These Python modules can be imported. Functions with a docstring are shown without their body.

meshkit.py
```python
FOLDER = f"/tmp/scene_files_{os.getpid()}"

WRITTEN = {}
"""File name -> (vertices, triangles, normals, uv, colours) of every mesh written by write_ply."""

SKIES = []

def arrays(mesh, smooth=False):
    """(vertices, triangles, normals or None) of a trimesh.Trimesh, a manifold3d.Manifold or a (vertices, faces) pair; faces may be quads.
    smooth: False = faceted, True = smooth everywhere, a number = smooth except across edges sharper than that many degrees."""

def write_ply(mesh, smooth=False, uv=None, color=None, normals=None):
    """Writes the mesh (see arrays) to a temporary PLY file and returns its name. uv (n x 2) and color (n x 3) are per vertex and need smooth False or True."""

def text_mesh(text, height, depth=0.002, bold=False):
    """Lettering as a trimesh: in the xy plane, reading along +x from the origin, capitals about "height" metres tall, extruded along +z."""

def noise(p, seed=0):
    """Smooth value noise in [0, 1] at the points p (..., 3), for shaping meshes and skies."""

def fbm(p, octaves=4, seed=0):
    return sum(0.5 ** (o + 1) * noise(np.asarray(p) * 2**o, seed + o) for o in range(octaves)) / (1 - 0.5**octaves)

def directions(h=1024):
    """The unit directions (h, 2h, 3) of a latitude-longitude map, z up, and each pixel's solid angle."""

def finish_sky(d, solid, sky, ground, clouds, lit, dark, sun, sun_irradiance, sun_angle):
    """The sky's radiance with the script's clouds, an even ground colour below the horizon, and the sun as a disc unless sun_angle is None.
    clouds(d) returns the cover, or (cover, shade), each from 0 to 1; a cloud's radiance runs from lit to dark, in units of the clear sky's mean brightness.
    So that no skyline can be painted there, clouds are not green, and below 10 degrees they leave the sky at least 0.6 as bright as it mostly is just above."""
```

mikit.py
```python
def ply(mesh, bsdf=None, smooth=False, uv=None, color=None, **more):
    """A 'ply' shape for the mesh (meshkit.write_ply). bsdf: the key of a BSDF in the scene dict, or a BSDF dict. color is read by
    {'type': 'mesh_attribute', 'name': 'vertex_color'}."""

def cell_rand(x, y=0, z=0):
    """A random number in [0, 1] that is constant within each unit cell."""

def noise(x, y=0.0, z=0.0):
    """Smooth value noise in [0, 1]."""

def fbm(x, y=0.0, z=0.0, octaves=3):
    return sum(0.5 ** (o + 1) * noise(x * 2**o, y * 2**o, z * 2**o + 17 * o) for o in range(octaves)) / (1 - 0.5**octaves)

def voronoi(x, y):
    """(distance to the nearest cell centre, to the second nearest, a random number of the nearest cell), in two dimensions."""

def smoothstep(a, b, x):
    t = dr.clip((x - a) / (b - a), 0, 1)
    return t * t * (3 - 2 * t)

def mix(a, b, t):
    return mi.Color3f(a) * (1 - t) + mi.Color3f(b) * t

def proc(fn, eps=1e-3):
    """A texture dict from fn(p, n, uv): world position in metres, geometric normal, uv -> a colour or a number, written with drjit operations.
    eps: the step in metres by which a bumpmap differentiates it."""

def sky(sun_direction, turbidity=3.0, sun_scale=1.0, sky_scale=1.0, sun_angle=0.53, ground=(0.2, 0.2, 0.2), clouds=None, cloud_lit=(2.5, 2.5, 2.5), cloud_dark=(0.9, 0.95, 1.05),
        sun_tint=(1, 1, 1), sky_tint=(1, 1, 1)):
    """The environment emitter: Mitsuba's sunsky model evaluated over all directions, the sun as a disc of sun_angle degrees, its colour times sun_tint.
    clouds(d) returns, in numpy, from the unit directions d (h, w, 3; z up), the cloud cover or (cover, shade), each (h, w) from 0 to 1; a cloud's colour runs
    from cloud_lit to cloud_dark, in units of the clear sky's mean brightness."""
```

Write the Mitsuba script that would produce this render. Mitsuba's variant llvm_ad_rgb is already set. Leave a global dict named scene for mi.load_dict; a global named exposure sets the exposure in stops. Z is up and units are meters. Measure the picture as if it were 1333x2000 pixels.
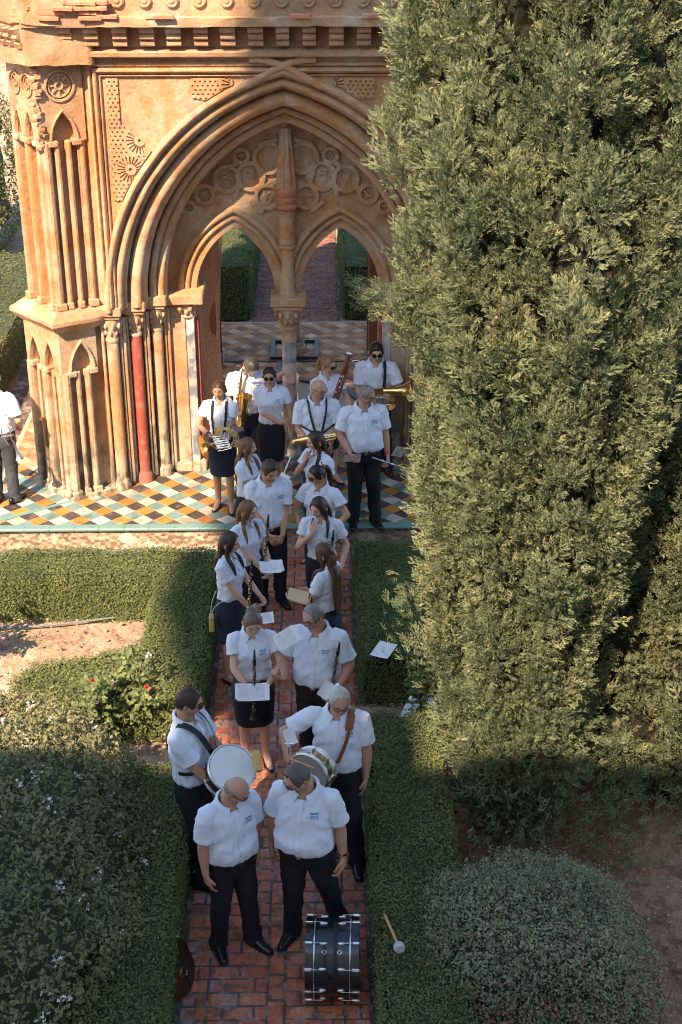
import math, numpy as np, trimesh, drjit as dr, mitsuba as mi, mikit, meshkit
from manifold3d import Manifold, Mesh as MMesh
import shapely
from shapely.geometry import Polygon, Point, LineString, box as sbox
from mikit import noise, fbm, voronoi, cell_rand, smoothstep, mix
T = mi.ScalarTransform4f
rng = np.random.default_rng(7)
scene, labels = {}, {}

# ------------------------------------------------------------------ camera, light, exposure
EYE = np.array([0.0, 0.0, 8.0])
YAW, PITCH = math.radians(1.014), math.radians(26.6)
FWD = np.array([math.sin(YAW) * math.cos(PITCH), math.cos(YAW) * math.cos(PITCH), -math.sin(PITCH)])
scene['camera'] = {'type': 'perspective', 'fov': 2 * math.degrees(math.atan(1000 / 2778.0)), 'fov_axis': 'y',
                   'near_clip': 0.1, 'far_clip': 500.0,
                   'to_world': T().look_at(origin=EYE.tolist(), target=(EYE + FWD).tolist(), up=[0, 0, 1])}
SUN_EL, SUN_AZ = 43.8, -28.0            # azimuth from straight behind the camera, negative = from the left
_e, _a = math.radians(SUN_EL), math.radians(SUN_AZ)
SUN = np.array([math.sin(_a) * math.cos(_e), -math.cos(_a) * math.cos(_e), math.sin(_e)])
scene['sky'] = mikit.sky(SUN.tolist(), turbidity=3, sun_scale=1.15, sky_scale=1.65, sun_tint=(1.0, 0.93, 0.86), sky_tint=(1.10, 1.0, 0.86))
exposure = 2.85
# ------------------------------------------------------------------ helpers
_used = {}
def numbered(key):
    n = _used.get(key, 0); _used[key] = n + 1
    return key if n == 0 else f'{key}_{n:03d}'
def put(name, mesh, mat, parent=None, smooth=False, color=None, uv=None, **tags):
    """One entry of the scene. parent: key of what it belongs to. tags: label, category, group, kind."""
    key = numbered(f'{parent}__{name}' if parent else name)
    if isinstance(mesh, list):
        mesh = join(mesh)
    if color is not None:
        scene[key] = mikit.ply(mesh, mat, smooth=bool(smooth), color=color)
    else:
        scene[key] = mikit.ply(mesh, mat, smooth=smooth, uv=uv)
    if tags: labels[key] = tags
    return key
def thing(name, label, category, group=None):
    key = numbered(name); labels[key] = {'label': label, 'category': category}
    if group: labels[key]['group'] = group
    return key
def tm(v, f): return trimesh.Trimesh(np.asarray(v, float), np.asarray(f, int), process=False)
def join(ms):
    vs, fs, n = [], [], 0
    for m in ms:
        v, f = np.asarray(m.vertices), np.asarray(m.faces)
        vs.append(v); fs.append(f + n); n += len(v)
    return tm(np.vstack(vs), np.vstack(fs))
def man(m): return Manifold(MMesh(np.asarray(m.vertices, np.float32), np.asarray(m.faces, np.uint32)))
def unman(M):
    q = M.to_mesh(); return tm(q.vert_properties[:, :3], q.tri_verts)
def box(x0, x1, y0, y1, z0, z1, ch=0.0):
    if ch <= 0:
        v = np.array([[x, y, z] for z in (z0, z1) for x, y in ((x0, y0), (x1, y0), (x1, y1), (x0, y1))], float)
        f = [[0, 2, 1], [0, 3, 2], [4, 5, 6], [4, 6, 7]] + [q for i in range(4) for q in ([i, (i + 1) % 4, 4 + (i + 1) % 4], [i, 4 + (i + 1) % 4, 4 + i])]
        return tm(v, f)
    pts = []
    for sx in (0, 1):
        for sy in (0, 1):
            for sz in (0, 1):
                p = np.array([(x0, x1)[sx], (y0, y1)[sy], (z0, z1)[sz]], float); d = np.array([1 - 2 * sx, 1 - 2 * sy, 1 - 2 * sz]) * ch
                for k in range(3):
                    q = p + d; q[k] = p[k]; pts.append(q)
    return unman(Manifold.hull_points(np.array(pts)))
def xf(m, M=None, loc=(0, 0, 0)):
    v = np.asarray(m.vertices, float)
    if M is not None: v = v @ np.asarray(M, float).T
    return tm(v + np.asarray(loc, float), m.faces)
def rotz(a):
    c, s = math.cos(a), math.sin(a); return np.array([[c, -s, 0], [s, c, 0], [0, 0, 1.0]])
def axis_frame(d, up=(0, 0, 1)):
    """Rotation whose z column is d."""
    d = np.asarray(d, float) / np.linalg.norm(d); u = np.asarray(up, float)
    if abs(d @ u) / np.linalg.norm(u) > 0.98: u = np.array([0, 1.0, 0]) if abs(d[1]) < .9 else np.array([1.0, 0, 0])
    x = np.cross(u, d); x /= np.linalg.norm(x)
    return np.stack([x, np.cross(d, x), d], 1)
def lathe(prof, n=24, loc=(0, 0, 0), M=None, ang=None, caps=True):
    """prof: (r, z) from bottom to top."""
    prof = np.asarray(prof, float); a = np.arange(n) * 2 * np.pi / n + (ang or 0)
    v = np.stack([prof[:, :1] * np.cos(a), prof[:, :1] * np.sin(a), np.repeat(prof[:, 1:2], n, 1)], -1).reshape(-1, 3)
    m = grid_faces(len(prof), n, True)
    if caps:
        v = np.vstack([v, [[0, 0, prof[0, 1]], [0, 0, prof[-1, 1]]]]); k = len(v) - 2; i = np.arange(n); j = (i + 1) % n; t = (len(prof) - 1) * n
        m = np.vstack([m, np.stack([j, i, i * 0 + k], 1), np.stack([t + i, t + j, i * 0 + k + 1], 1)])
    return xf(tm(v, m), M, loc)
def grid_faces(rows, cols, wrap):
    """Rows stacked upward, columns counter-clockwise seen from above: faces point outward."""
    i, j = np.meshgrid(np.arange(rows - 1), np.arange(cols if wrap else cols - 1), indexing='ij'); j2 = (j + 1) % cols
    a, b, c, d = i * cols + j, i * cols + j2, (i + 1) * cols + j2, (i + 1) * cols + j
    return np.vstack([np.stack([a, b, c], -1).reshape(-1, 3), np.stack([a, c, d], -1).reshape(-1, 3)])
def tube(pts, r, n=8, caps=True, flat=1.0, up=(0, 0, 1)):
    p = np.asarray(pts, float); r = np.broadcast_to(np.asarray(r, float), (len(p),))
    t = np.gradient(p, axis=0); t /= np.linalg.norm(t, axis=1, keepdims=True) + 1e-12
    fr = [axis_frame(t[0], up)[:, :2].T]
    for k in range(1, len(p)):
        x = fr[-1][0] - t[k] * (fr[-1][0] @ t[k]); x /= np.linalg.norm(x) + 1e-12; fr.append(np.array([x, np.cross(t[k], x)]))
    fr = np.array(fr); a = np.arange(n) * 2 * np.pi / n
    v = p[:, None] + r[:, None, None] * (np.cos(a)[None, :, None] * fr[:, None, 0] + flat * np.sin(a)[None, :, None] * fr[:, None, 1])
    v = v.reshape(-1, 3); f = grid_faces(len(p), n, True)
    if caps:
        v = np.vstack([v, p[:1], p[-1:]]); k = len(v) - 2; i = np.arange(n); j = (i + 1) % n; q = (len(p) - 1) * n
        f = np.vstack([f, np.stack([j, i, i * 0 + k], 1), np.stack([q + i, q + j, i * 0 + k + 1], 1)])
    return tm(v, f)
def spline(pts, n):
    from scipy.interpolate import PchipInterpolator, CubicSpline
    p = np.asarray(pts, float); t = np.concatenate([[0], np.cumsum(np.linalg.norm(np.diff(p, axis=0), axis=1) + 1e-9)])
    return CubicSpline(t, p)(np.linspace(0, t[-1], n))
def prism(poly, z0, z1):
    """Plan polygon (shapely or points) extruded upward."""
    if not hasattr(poly, 'exterior'): poly = Polygon(poly)
    m = trimesh.creation.extrude_polygon(poly, z1 - z0, engine='earcut'); return xf(m, loc=(0, 0, z0))
def xz_slab(poly, y0, y1):
    """A polygon drawn in (x, z), extruded from y0 (front) to y1."""
    if hasattr(poly, 'geoms'): return join([xz_slab(g, y0, y1) for g in poly.geoms if g.area > 1e-6])
    if not hasattr(poly, 'exterior'): poly = Polygon(poly)
    m = trimesh.creation.extrude_polygon(poly, y1 - y0, engine='earcut')
    v = np.asarray(m.vertices); return tm(np.stack([v[:, 0], y1 - v[:, 2], v[:, 1]], 1), m.faces)
def local(m, o, ex, ey):
    """Maps a mesh drawn with x along the face, y into the wall, z up to the world: origin o (x, y), unit directions ex and ey."""
    v = np.asarray(m.vertices); o = np.asarray(o, float)
    w = np.stack([o[0] + v[:, 0] * ex[0] + v[:, 1] * ey[0], o[1] + v[:, 0] * ex[1] + v[:, 1] * ey[1], v[:, 2]], 1)
    return tm(w, m.faces if ex[0] * ey[1] - ex[1] * ey[0] > 0 else np.asarray(m.faces)[:, ::-1])
def rough(m, amp, scale=3.0, seed=0):
    v = np.asarray(m.vertices, float)
    d = np.stack([meshkit.fbm(v * scale + 11 * k, 3, seed + k) - 0.5 for k in range(3)], 1)
    return tm(v + 2 * amp * d, m.faces)
def refine(m, L):
    return unman(man(m).refine_to_length(L))
def rot(axis, ang):
    a = np.asarray(axis, float); a = a / np.linalg.norm(a); K = np.array([[0, -a[2], a[1]], [a[2], 0, -a[0]], [-a[1], a[0], 0]])
    return np.eye(3) + math.sin(ang) * K + (1 - math.cos(ang)) * K @ K
# ------------------------------------------------------------------ materials
def P(name, color, rough_=0.6, two=False, bump=None, bscale=1.0, beps=2e-3, **kw):
    b = {'type': 'principled', 'base_color': color if isinstance(color, dict) else {'type': 'rgb', 'value': list(color)}, 'roughness': rough_, **kw}
    if bump is not None: b = {'type': 'bumpmap', 'arbitrary': mikit.proc(bump, beps), 'scale': bscale, 'bsdf': b}
    if two: b = {'type': 'twosided', 'bsdf': b}
    scene[name] = b; return name
def stone_c(p, n, uv):
    a = fbm(p.x * 1.7 + p.y, p.y * 1.3, p.z * 1.1, 4); b = fbm(p.x * 6, p.y * 6, p.z * 4 + 31, 4); c = fbm(p.x * 30, p.y * 30, p.z * 30, 2)
    col = mix((0.66, 0.375, 0.21), (0.70, 0.48, 0.31), smoothstep(.35, .62, a))
    col = mix(col, (0.63, 0.30, 0.115), 0.7 * smoothstep(.50, .70, b))
    col = mix(col, (0.76, 0.61, 0.46), 0.75 * smoothstep(.55, .7, fbm(p.x * 2.6 + 7, p.y * 2.6, p.z * 2.2, 4)))
    col = mix(col, (0.44, 0.25, 0.17), 0.55 * smoothstep(.6, .75, fbm(p.x * 3 + 40, p.y * 3, p.z * 5, 3)))
    streak = fbm(p.x * 14, p.y * 14, p.z * 1.5, 3)
    col = mix(col, (0.60, 0.315, 0.125), 0.65 * smoothstep(.55, .72, fbm(p.x * 5, p.y * 5, p.z * .8 + 60, 4)))
    low = smoothstep(1.35, .55, p.z + (a - .5) * 1.4)
    col = mix(col, (0.70, 0.60, 0.47), 0.75 * low)
    col = mix(col, (0.17, 0.14, 0.12), 0.9 * low * smoothstep(.44, .60, .5 * streak + .5 * fbm(p.x * 9, p.y * 9, p.z * 6, 4)))
    pit = fbm(p.x * 22, p.y * 22, p.z * 16, 3); col = col * (1 - .16 * smoothstep(.60, .74, pit)); col = mix(col, (0.36, 0.22, 0.14), 0.22 * smoothstep(.56, .70, fbm(p.x * 1.9 + 70, p.y * 1.9, p.z * 1.2, 5)) * smoothstep(.4, .6, b))
    top = smoothstep(5.45, 5.62, p.z)
    col = mix(col, (0.45, 0.31, 0.22), 0.5 * top * smoothstep(.4, .6, b))
    return col * (0.58 + 0.20 * c)
def stone_b(p, n, uv): return fbm(p.x * 9, p.y * 9, p.z * 9, 4) + 0.5 * fbm(p.x * 45, p.y * 45, p.z * 45, 2)
P('m_stone', mikit.proc(stone_c), 0.85, bump=stone_b, bscale=0.011, specular=0.2)
P('m_collar', (0.42, 0.17, 0.09), 0.45)
def red_c(p, n, uv):
    a = fbm(p.x * 20, p.y * 20, p.z * 14, 3); low = smoothstep(1.3, .3, p.z + a)
    return mix(mix((0.31, 0.070, 0.05), (0.36, 0.15, 0.11), smoothstep(.45, .85, a)), (0.30, 0.22, 0.18), low * .8)
P('m_redstone', mikit.proc(red_c), 0.7)
def marble_c(p, n, uv):
    a = fbm(p.x * 9, p.y * 9, p.z * 3 + 3 * noise(p.x * 5, p.y * 5, p.z * 5), 4)
    return mix(mix((0.17, 0.19, 0.22), (0.50, 0.50, 0.50), smoothstep(.3, .7, a)), (0.60, 0.42, 0.34), .7 * smoothstep(.56, .64, fbm(p.x * 3, p.y * 3, p.z * 6, 3)))
P('m_marble', mikit.proc(marble_c), 0.5)
TD = 0.2500                                     # diagonal of one floor tile
def tile_c(p, n, uv):
    u, v = (p.x + .35) / TD + (p.y - 15.08) / TD, (p.y - 15.08) / TD - (p.x + .35) / TD
    i, j = dr.floor(u), dr.floor(v)
    ei, ej = i - 2 * dr.floor(i / 2), j - 2 * dr.floor(j / 2)
    r = cell_rand(i, j, 3); w = fbm(p.x * 14, p.y * 14, 2.0, 4)
    inn = smoothstep(16.55, 16.95, p.y)
    a = mix((0.62, 0.27, 0.06), (0.60, 0.52, 0.42), ei)          # even j: orange / teal set below
    col = dr.select(ej < .5, dr.select(ei < .5, mi.Color3f(0.60, 0.255, 0.055), mi.Color3f(0.20, 0.31, 0.29)),
                    dr.select(ei < .5, mi.Color3f(0.085, 0.068, 0.062), mi.Color3f(0.66, 0.57, 0.47)))
    old = dr.select(ej < .5, dr.select(ei < .5, mi.Color3f(0.58, 0.31, 0.18), mi.Color3f(0.52, 0.36, 0.25)),
                    dr.select(ei < .5, mi.Color3f(0.36, 0.215, 0.15), mi.Color3f(0.74, 0.54, 0.39)))
    col = mix(col, old * mi.Color3f(1.15, .95, .76), inn)
    col = col * (0.78 + 0.44 * r)
    col = mix(col, (0.40, 0.32, 0.25), 0.25 * smoothstep(.5, .72, w))
    return .78 * mix(col, (0.12, 0.09, 0.07), 0.5 * smoothstep(.56, .75, fbm(p.x * 5, p.y * 5, 9.0, 4)))
P('m_tile', mikit.proc(tile_c), 0.7, specular=0.15)
P('m_teal', (0.155, 0.27, 0.245), 0.45)
P('m_grout', (0.40, 0.33, 0.26), 0.9)
def kerb_c(p, n, uv):
    a = fbm(p.x * 7, p.y * 7, p.z * 7, 4); b = fbm(p.x * 26, p.y * 26, p.z * 26, 3)
    return mix(mix((0.46, 0.34, 0.24), (0.22, 0.14, 0.09), smoothstep(.42, .62, b)), (0.60, 0.52, 0.42), smoothstep(.52, .7, a))
def kerb_b(p, n, uv): return fbm(p.x * 18, p.y * 18, p.z * 18, 4)
P('m_kerb', mikit.proc(kerb_c), 0.9, bump=kerb_b, bscale=0.03)
def gutter_c(p, n, uv): return mix((0.13, 0.15, 0.16), (0.24, 0.25, 0.25), fbm(p.x * 6, p.y * 12, 0, 4))
P('m_gutter', mikit.proc(gutter_c), 0.8)
def brick_c(p, n, uv):
    row = dr.floor(p.y / 0.137); par = row - 2 * dr.floor(row / 2)
    q = cell_rand(dr.floor((p.x + .5 * par * .235) / 0.235), row, 5); q2 = cell_rand(dr.floor(p.x / .235 + .5 * par), row, 8)
    w = fbm(p.x * 18, p.y * 18, 4.0, 4); k = fbm(p.x * 60, p.y * 60, 4.0, 2); g = fbm(p.x * 2.1, p.y * 2.1, 1.0, 3)
    col = mix((0.40, 0.105, 0.065), (0.60, 0.205, 0.10), q)
    col = mix(col, (0.46, 0.18, 0.13), 0.6 * smoothstep(.55, .9, q2))
    col = mix(col, (0.15, 0.085, 0.07), 0.65 * smoothstep(.52, .70, w))
    col = mix(col, (0.44, 0.36, 0.33), 0.45 * smoothstep(.60, .74, fbm(p.x * 7 + 9, p.y * 7, 2.0, 4)))
    col = mix(col, col * mi.Color3f(.56, .58, .60), smoothstep(16, 22, p.y))      # rear path darkened: its shade is put into the brick colour
    return col * (0.72 + 0.5 * k) * (0.8 + 0.4 * g)
def brick_b(p, n, uv): return fbm(p.x * 40, p.y * 40, p.z * 40, 3)
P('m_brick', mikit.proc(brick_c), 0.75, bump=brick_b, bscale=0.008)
P('m_rawbrick', (0.48, 0.20, 0.12), 0.9)
def mortar_c(p, n, uv): return mix((0.10, 0.075, 0.065), (0.26, 0.22, 0.20), smoothstep(.45, .7, fbm(p.x * 12, p.y * 12, 3.0, 4)))
P('m_mortar', mikit.proc(mortar_c), 0.95)
def soil_c(p, n, uv):
    a = fbm(p.x * 1.3, p.y * 1.3, 0.0, 4); b = fbm(p.x * 9, p.y * 9, 5.0, 4); c = fbm(p.x * 55, p.y * 55, 5.0, 2)
    col = mix((0.34, 0.215, 0.15), (0.47, 0.33, 0.24), smoothstep(.35, .65, a))
    col = mix(col, (0.20, 0.12, 0.085), 0.7 * smoothstep(.5, .72, b))
    col = mix(col, (0.17, 0.19, 0.07), 0.55 * smoothstep(.56, .7, fbm(p.x * 2.2 + 3, p.y * 2.2, 8.0, 3)) * smoothstep(.4, .6, c))
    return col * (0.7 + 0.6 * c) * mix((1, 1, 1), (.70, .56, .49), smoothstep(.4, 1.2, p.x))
def soil_b(p, n, uv): return fbm(p.x * 12, p.y * 12, 0.0, 5)
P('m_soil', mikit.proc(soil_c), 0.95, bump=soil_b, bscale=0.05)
def jambshade_c(p, n, uv): return mix((0.13, 0.055, 0.03), (0.24, 0.105, 0.05), fbm(p.x * 20, p.y * 20, p.z * 2, 4))
P('m_jambshade', mikit.proc(jambshade_c), 0.7)  # brown with the shade on the rear jambs put into the colour
P('m_net', (0.50, 0.30, 0.18), 0.6)
P('m_darkmetal', (0.035, 0.03, 0.028), 0.5)
P('m_black', (0.012, 0.012, 0.014), 0.4)
P('m_plaster', (0.62, 0.58, 0.52), 0.9)
# foliage: two-sided leaves whose tone drifts over the plant
def leafmat(name, c0, c1, c2, s, rough_=0.55):
    def fn(p, n, uv):
        a = fbm(p.x * s, p.y * s, p.z * s, 3); r = cell_rand(dr.floor(p.x * 47), dr.floor(p.y * 47), dr.floor(p.z * 47))
        return mix(mix(c0, c1, smoothstep(.3, .7, a)), c2, smoothstep(.72, 1.0, r) * .7) * (0.75 + 0.5 * r)
    scene[name] = {'type': 'principledthin', 'base_color': mikit.proc(fn), 'roughness': rough_, 'diff_trans': 0.7, 'spec_trans': 0.0, 'eta': 1.4}
leafmat('m_cypress', (0.14, 0.19, 0.11), (0.25, 0.28, 0.155), (0.38, 0.36, 0.21), 2.2, 0.5)
leafmat('m_box', (0.14, 0.18, 0.075), (0.21, 0.245, 0.10), (0.28, 0.28, 0.125), 2.5, 0.4)
leafmat('m_abelia', (0.19, 0.215, 0.115), (0.29, 0.285, 0.15), (0.38, 0.30, 0.17), 3.0, 0.35)
leafmat('m_rock', (0.26, 0.295, 0.185), (0.37, 0.385, 0.245), (0.50, 0.31, 0.20), 3.5, 0.5)
leafmat('m_rose', (0.16, 0.215, 0.09), (0.24, 0.29, 0.13), (0.28, 0.29, 0.15), 3.0, 0.4)
P('m_deadleaf', (0.24, 0.12, 0.07), 0.7, two=True)
P('m_pale', (0.42, 0.36, 0.26), 0.8, two=True)
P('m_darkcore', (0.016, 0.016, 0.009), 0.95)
P('m_cone', (0.20, 0.16, 0.11), 0.8)
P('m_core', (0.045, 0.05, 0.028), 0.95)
P('m_bark', (0.10, 0.065, 0.045), 0.9)
P('m_petal', (0.78, 0.70, 0.68), 0.6, two=True)
P('m_redpetal', (0.50, 0.06, 0.05), 0.5, two=True)
P('m_yellowleaf', (0.42, 0.28, 0.07), 0.6, two=True)
# ------------------------------------------------------------------ ground, paths, platform
XC = -0.35
ST = dict(kind='structure')
gx, gy = np.meshgrid(np.concatenate([[-120, -40], np.linspace(-8, 8, 90), [40, 120]]), np.concatenate([[-60, -10], np.linspace(2, 34, 170), [60, 180]]))
gz = 0.05 * (meshkit.fbm(np.stack([gx * 1.1, gy * 1.1, gx * 0], -1), 4, 3) - 0.5) + 0.03 * (meshkit.fbm(np.stack([gx * 4, gy * 4, gx * 0], -1), 2, 5) - .5) - 0.035
v = np.stack([gx, gy, gz], -1).reshape(-1, 3)
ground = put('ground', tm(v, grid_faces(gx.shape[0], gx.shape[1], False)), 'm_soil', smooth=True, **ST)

PX0, PX1 = -1.09, 0.38
path = put('brick_path', box(PX0, PX1, 4.0, 15.03, -0.1, -0.006), 'm_mortar', **ST)
def bricks(x0, x1, y0, y1, along, out, phase):
    """Rows of bricks in a panel; along='x' means running bond across."""
    g = 0.005
    if along == 'x':
        y, k = y0, 0
        while y < y1 - .03:
            x = x0 - (0.1175 if (k + phase) % 2 else 0.0)
            while x < x1 - .01:
                a, b = max(x, x0), min(x + .235, x1)
                if b - a > .04: out.append((a + g, b - g, y + g, y + .137 - g))
                x += .235
            y += .137; k += 1
    else:
        y = y0 + .07 * phase
        while y < y1: out.append((x0 + g, x1 - g, y + g, y + .255 - g)); y += .26
fp = []
bricks(-1.06, -0.86, 6.3, 15.02, 'x', fp, 0); bricks(-0.86, -0.41, 6.3, 15.02, 'x', fp, 1)
bricks(-0.41, -0.28, 6.3, 15.02, 'y', fp, 0); bricks(-0.28, 0.17, 6.3, 15.02, 'x', fp, 0); bricks(0.17, 0.36, 6.3, 15.02, 'x', fp, 1)
def brick_mesh(b, seed):
    r = np.random.default_rng(seed); x0, x1, y0, y1 = b; z1 = r.normal(0, .0022); c = .011
    j = lambda: r.normal(0, .0022)
    bot = [[x0, y0, -.05], [x1, y0, -.05], [x1, y1, -.05], [x0, y1, -.05]]
    mid = [[x0 + j(), y0 + j(), z1 - c], [x1 + j(), y0 + j(), z1 - c], [x1 + j(), y1 + j(), z1 - c], [x0 + j(), y1 + j(), z1 - c]]
    top = [[x0 + c, y0 + c, z1], [x1 - c, y0 + c, z1 + j()], [x1 - c, y1 - c, z1], [x0 + c, y1 - c, z1 + j()]]
    f = []
    for k in (0, 4):
        for i in range(4): a, b_ = k + i, k + (i + 1) % 4; f += [[a, b_, b_ + 4], [a, b_ + 4, a + 4]]
    return tm(bot + mid + top, f + [[8, 9, 10], [8, 10, 11]])
fp.sort(key=lambda b: b[2]); vis = [b for b in fp if b[3] > 7.5]
for k, b in enumerate(vis[:300]): put('brick', brick_mesh(b, k), 'm_brick', path)
put('paving', join([brick_mesh(b, 5000 + k) for k, b in enumerate(vis[300:] + [b for b in fp if b[3] <= 7.5])]), 'm_brick', path, kind='stuff')
rp = put('rear_path', box(-1.10, 0.39, 22.46, 60, -0.1, -0.006), 'm_mortar', **ST)
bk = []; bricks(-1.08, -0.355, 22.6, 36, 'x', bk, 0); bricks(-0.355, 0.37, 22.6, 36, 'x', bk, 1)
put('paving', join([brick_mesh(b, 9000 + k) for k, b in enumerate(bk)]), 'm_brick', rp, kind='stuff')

PFX0, PFX1, PFY0, PFY1, PZ = XC - 3.73, XC + 3.73, 15.0, 22.46, 0.30
core = refine(box(PFX0 + .03, PFX1 - .03, PFY0 + .03, PFY1 - .03, -.2, PZ - .035), .12)
platform = put('platform', rough(core, .018, 4.0, 3), 'm_kerb', **ST)
put('mortar_bed', box(PFX0 + .04, PFX1 - .04, PFY0 + .05, PFY1 - .05, PZ - .03, PZ - .004), 'm_grout', platform)
inner = sbox(PFX0 + .095, PFY0 + .095, PFX1 - .095, PFY1 - .095)
BAS = Point(XC, 18.75).buffer(1.02, quad_segs=2)
inner_b = inner.difference(BAS)
def tile_mesh(poly, seed):
    """Convex plan polygon -> thin tile with a small bevel."""
    r = np.random.default_rng(seed); p = np.array(poly.exterior.coords)[:-1]
    if Polygon(p).exterior.is_ccw is False: p = p[::-1]
    n = len(p); c = p.mean(0); d = np.linalg.norm(p - c, axis=1, keepdims=True) + 1e-9
    z = PZ + r.normal(0, .0012); o = p - (p - c) / d * .0028; t = p - (p - c) / d * .0075
    tz = z + r.normal(0, .0008, n)
    v = np.vstack([np.c_[o, np.full(n, PZ - .012)], np.c_[o, np.full(n, z - .003)], np.c_[t, tz]]); f = []
    for k in (0, n):
        for i in range(n): a, b = k + i, k + (i + 1) % n; f += [[a, b, b + n], [a, b + n, a + n]]
    return tm(v, f + [[2 * n, 2 * n + i, 2 * n + i + 1] for i in range(1, n - 1)])
tiles = []
for i in range(-20, 46):
    for j in range(-20, 46):
        cx, cy = XC + (i - j) * TD / 2, 15.08 + (i + j + 1) * TD / 2
        if not (PFX0 - .2 < cx < PFX1 + .2 and PFY0 < cy < PFY1 + .2): continue
        q = Polygon([(cx - TD / 2, cy), (cx, cy - TD / 2), (cx + TD / 2, cy), (cx, cy + TD / 2)])
        if not inner.contains(q): q = q.intersection(inner_b)
        elif BAS.intersects(q): q = q.difference(BAS)
        for g in getattr(q, 'geoms', [q]):
            if g.geom_type == 'Polygon' and g.area > 2e-3: tiles.append((g, cx, cy))
def shown(t):
    _, x, y = t
    if y < 16.3: return -4.0 < x < 1.0
    return (y > 19.6 and abs(x - XC) < 1.15) or (y < 17.6 and -1.6 < x < .9)
near = sorted([t for t in tiles if shown(t)], key=lambda t: t[2])
ids = {id(t) for t in near[:300]}
for k, t in enumerate(near[:300]): put('tile', tile_mesh(t[0], k), 'm_tile', platform)
put('paving', join([tile_mesh(t[0].convex_hull, 900 + k) for k, t in enumerate(tiles) if id(t) not in ids]), 'm_tile', platform, kind='stuff')
x = PFX0
k = 0
def nosing(x0, x1):
    pr = [(15.093, PZ - .03), (15.093, PZ + .001), (15.03, PZ + .002), (14.992, PZ - .002), (14.98, PZ - .014), (14.982, PZ - .033), (15.0, PZ - .04)]
    return join([xz_yprof(pr, x0 + .002, x1 - .002)])
def xz_yprof(pr, x0, x1):
    """A (y, z) outline swept along x."""
    pl = Polygon(pr); m = trimesh.creation.extrude_polygon(pl, x1 - x0, engine='earcut'); v = np.asarray(m.vertices)
    return tm(np.stack([x0 + v[:, 2], v[:, 0], v[:, 1]], 1), m.faces)
while x < PFX1 - .01:
    w = min(.285 + .02 * rng.random(), PFX1 - x); put('edge_tile', nosing(x, x + w), 'm_teal', platform); x += w
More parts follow.
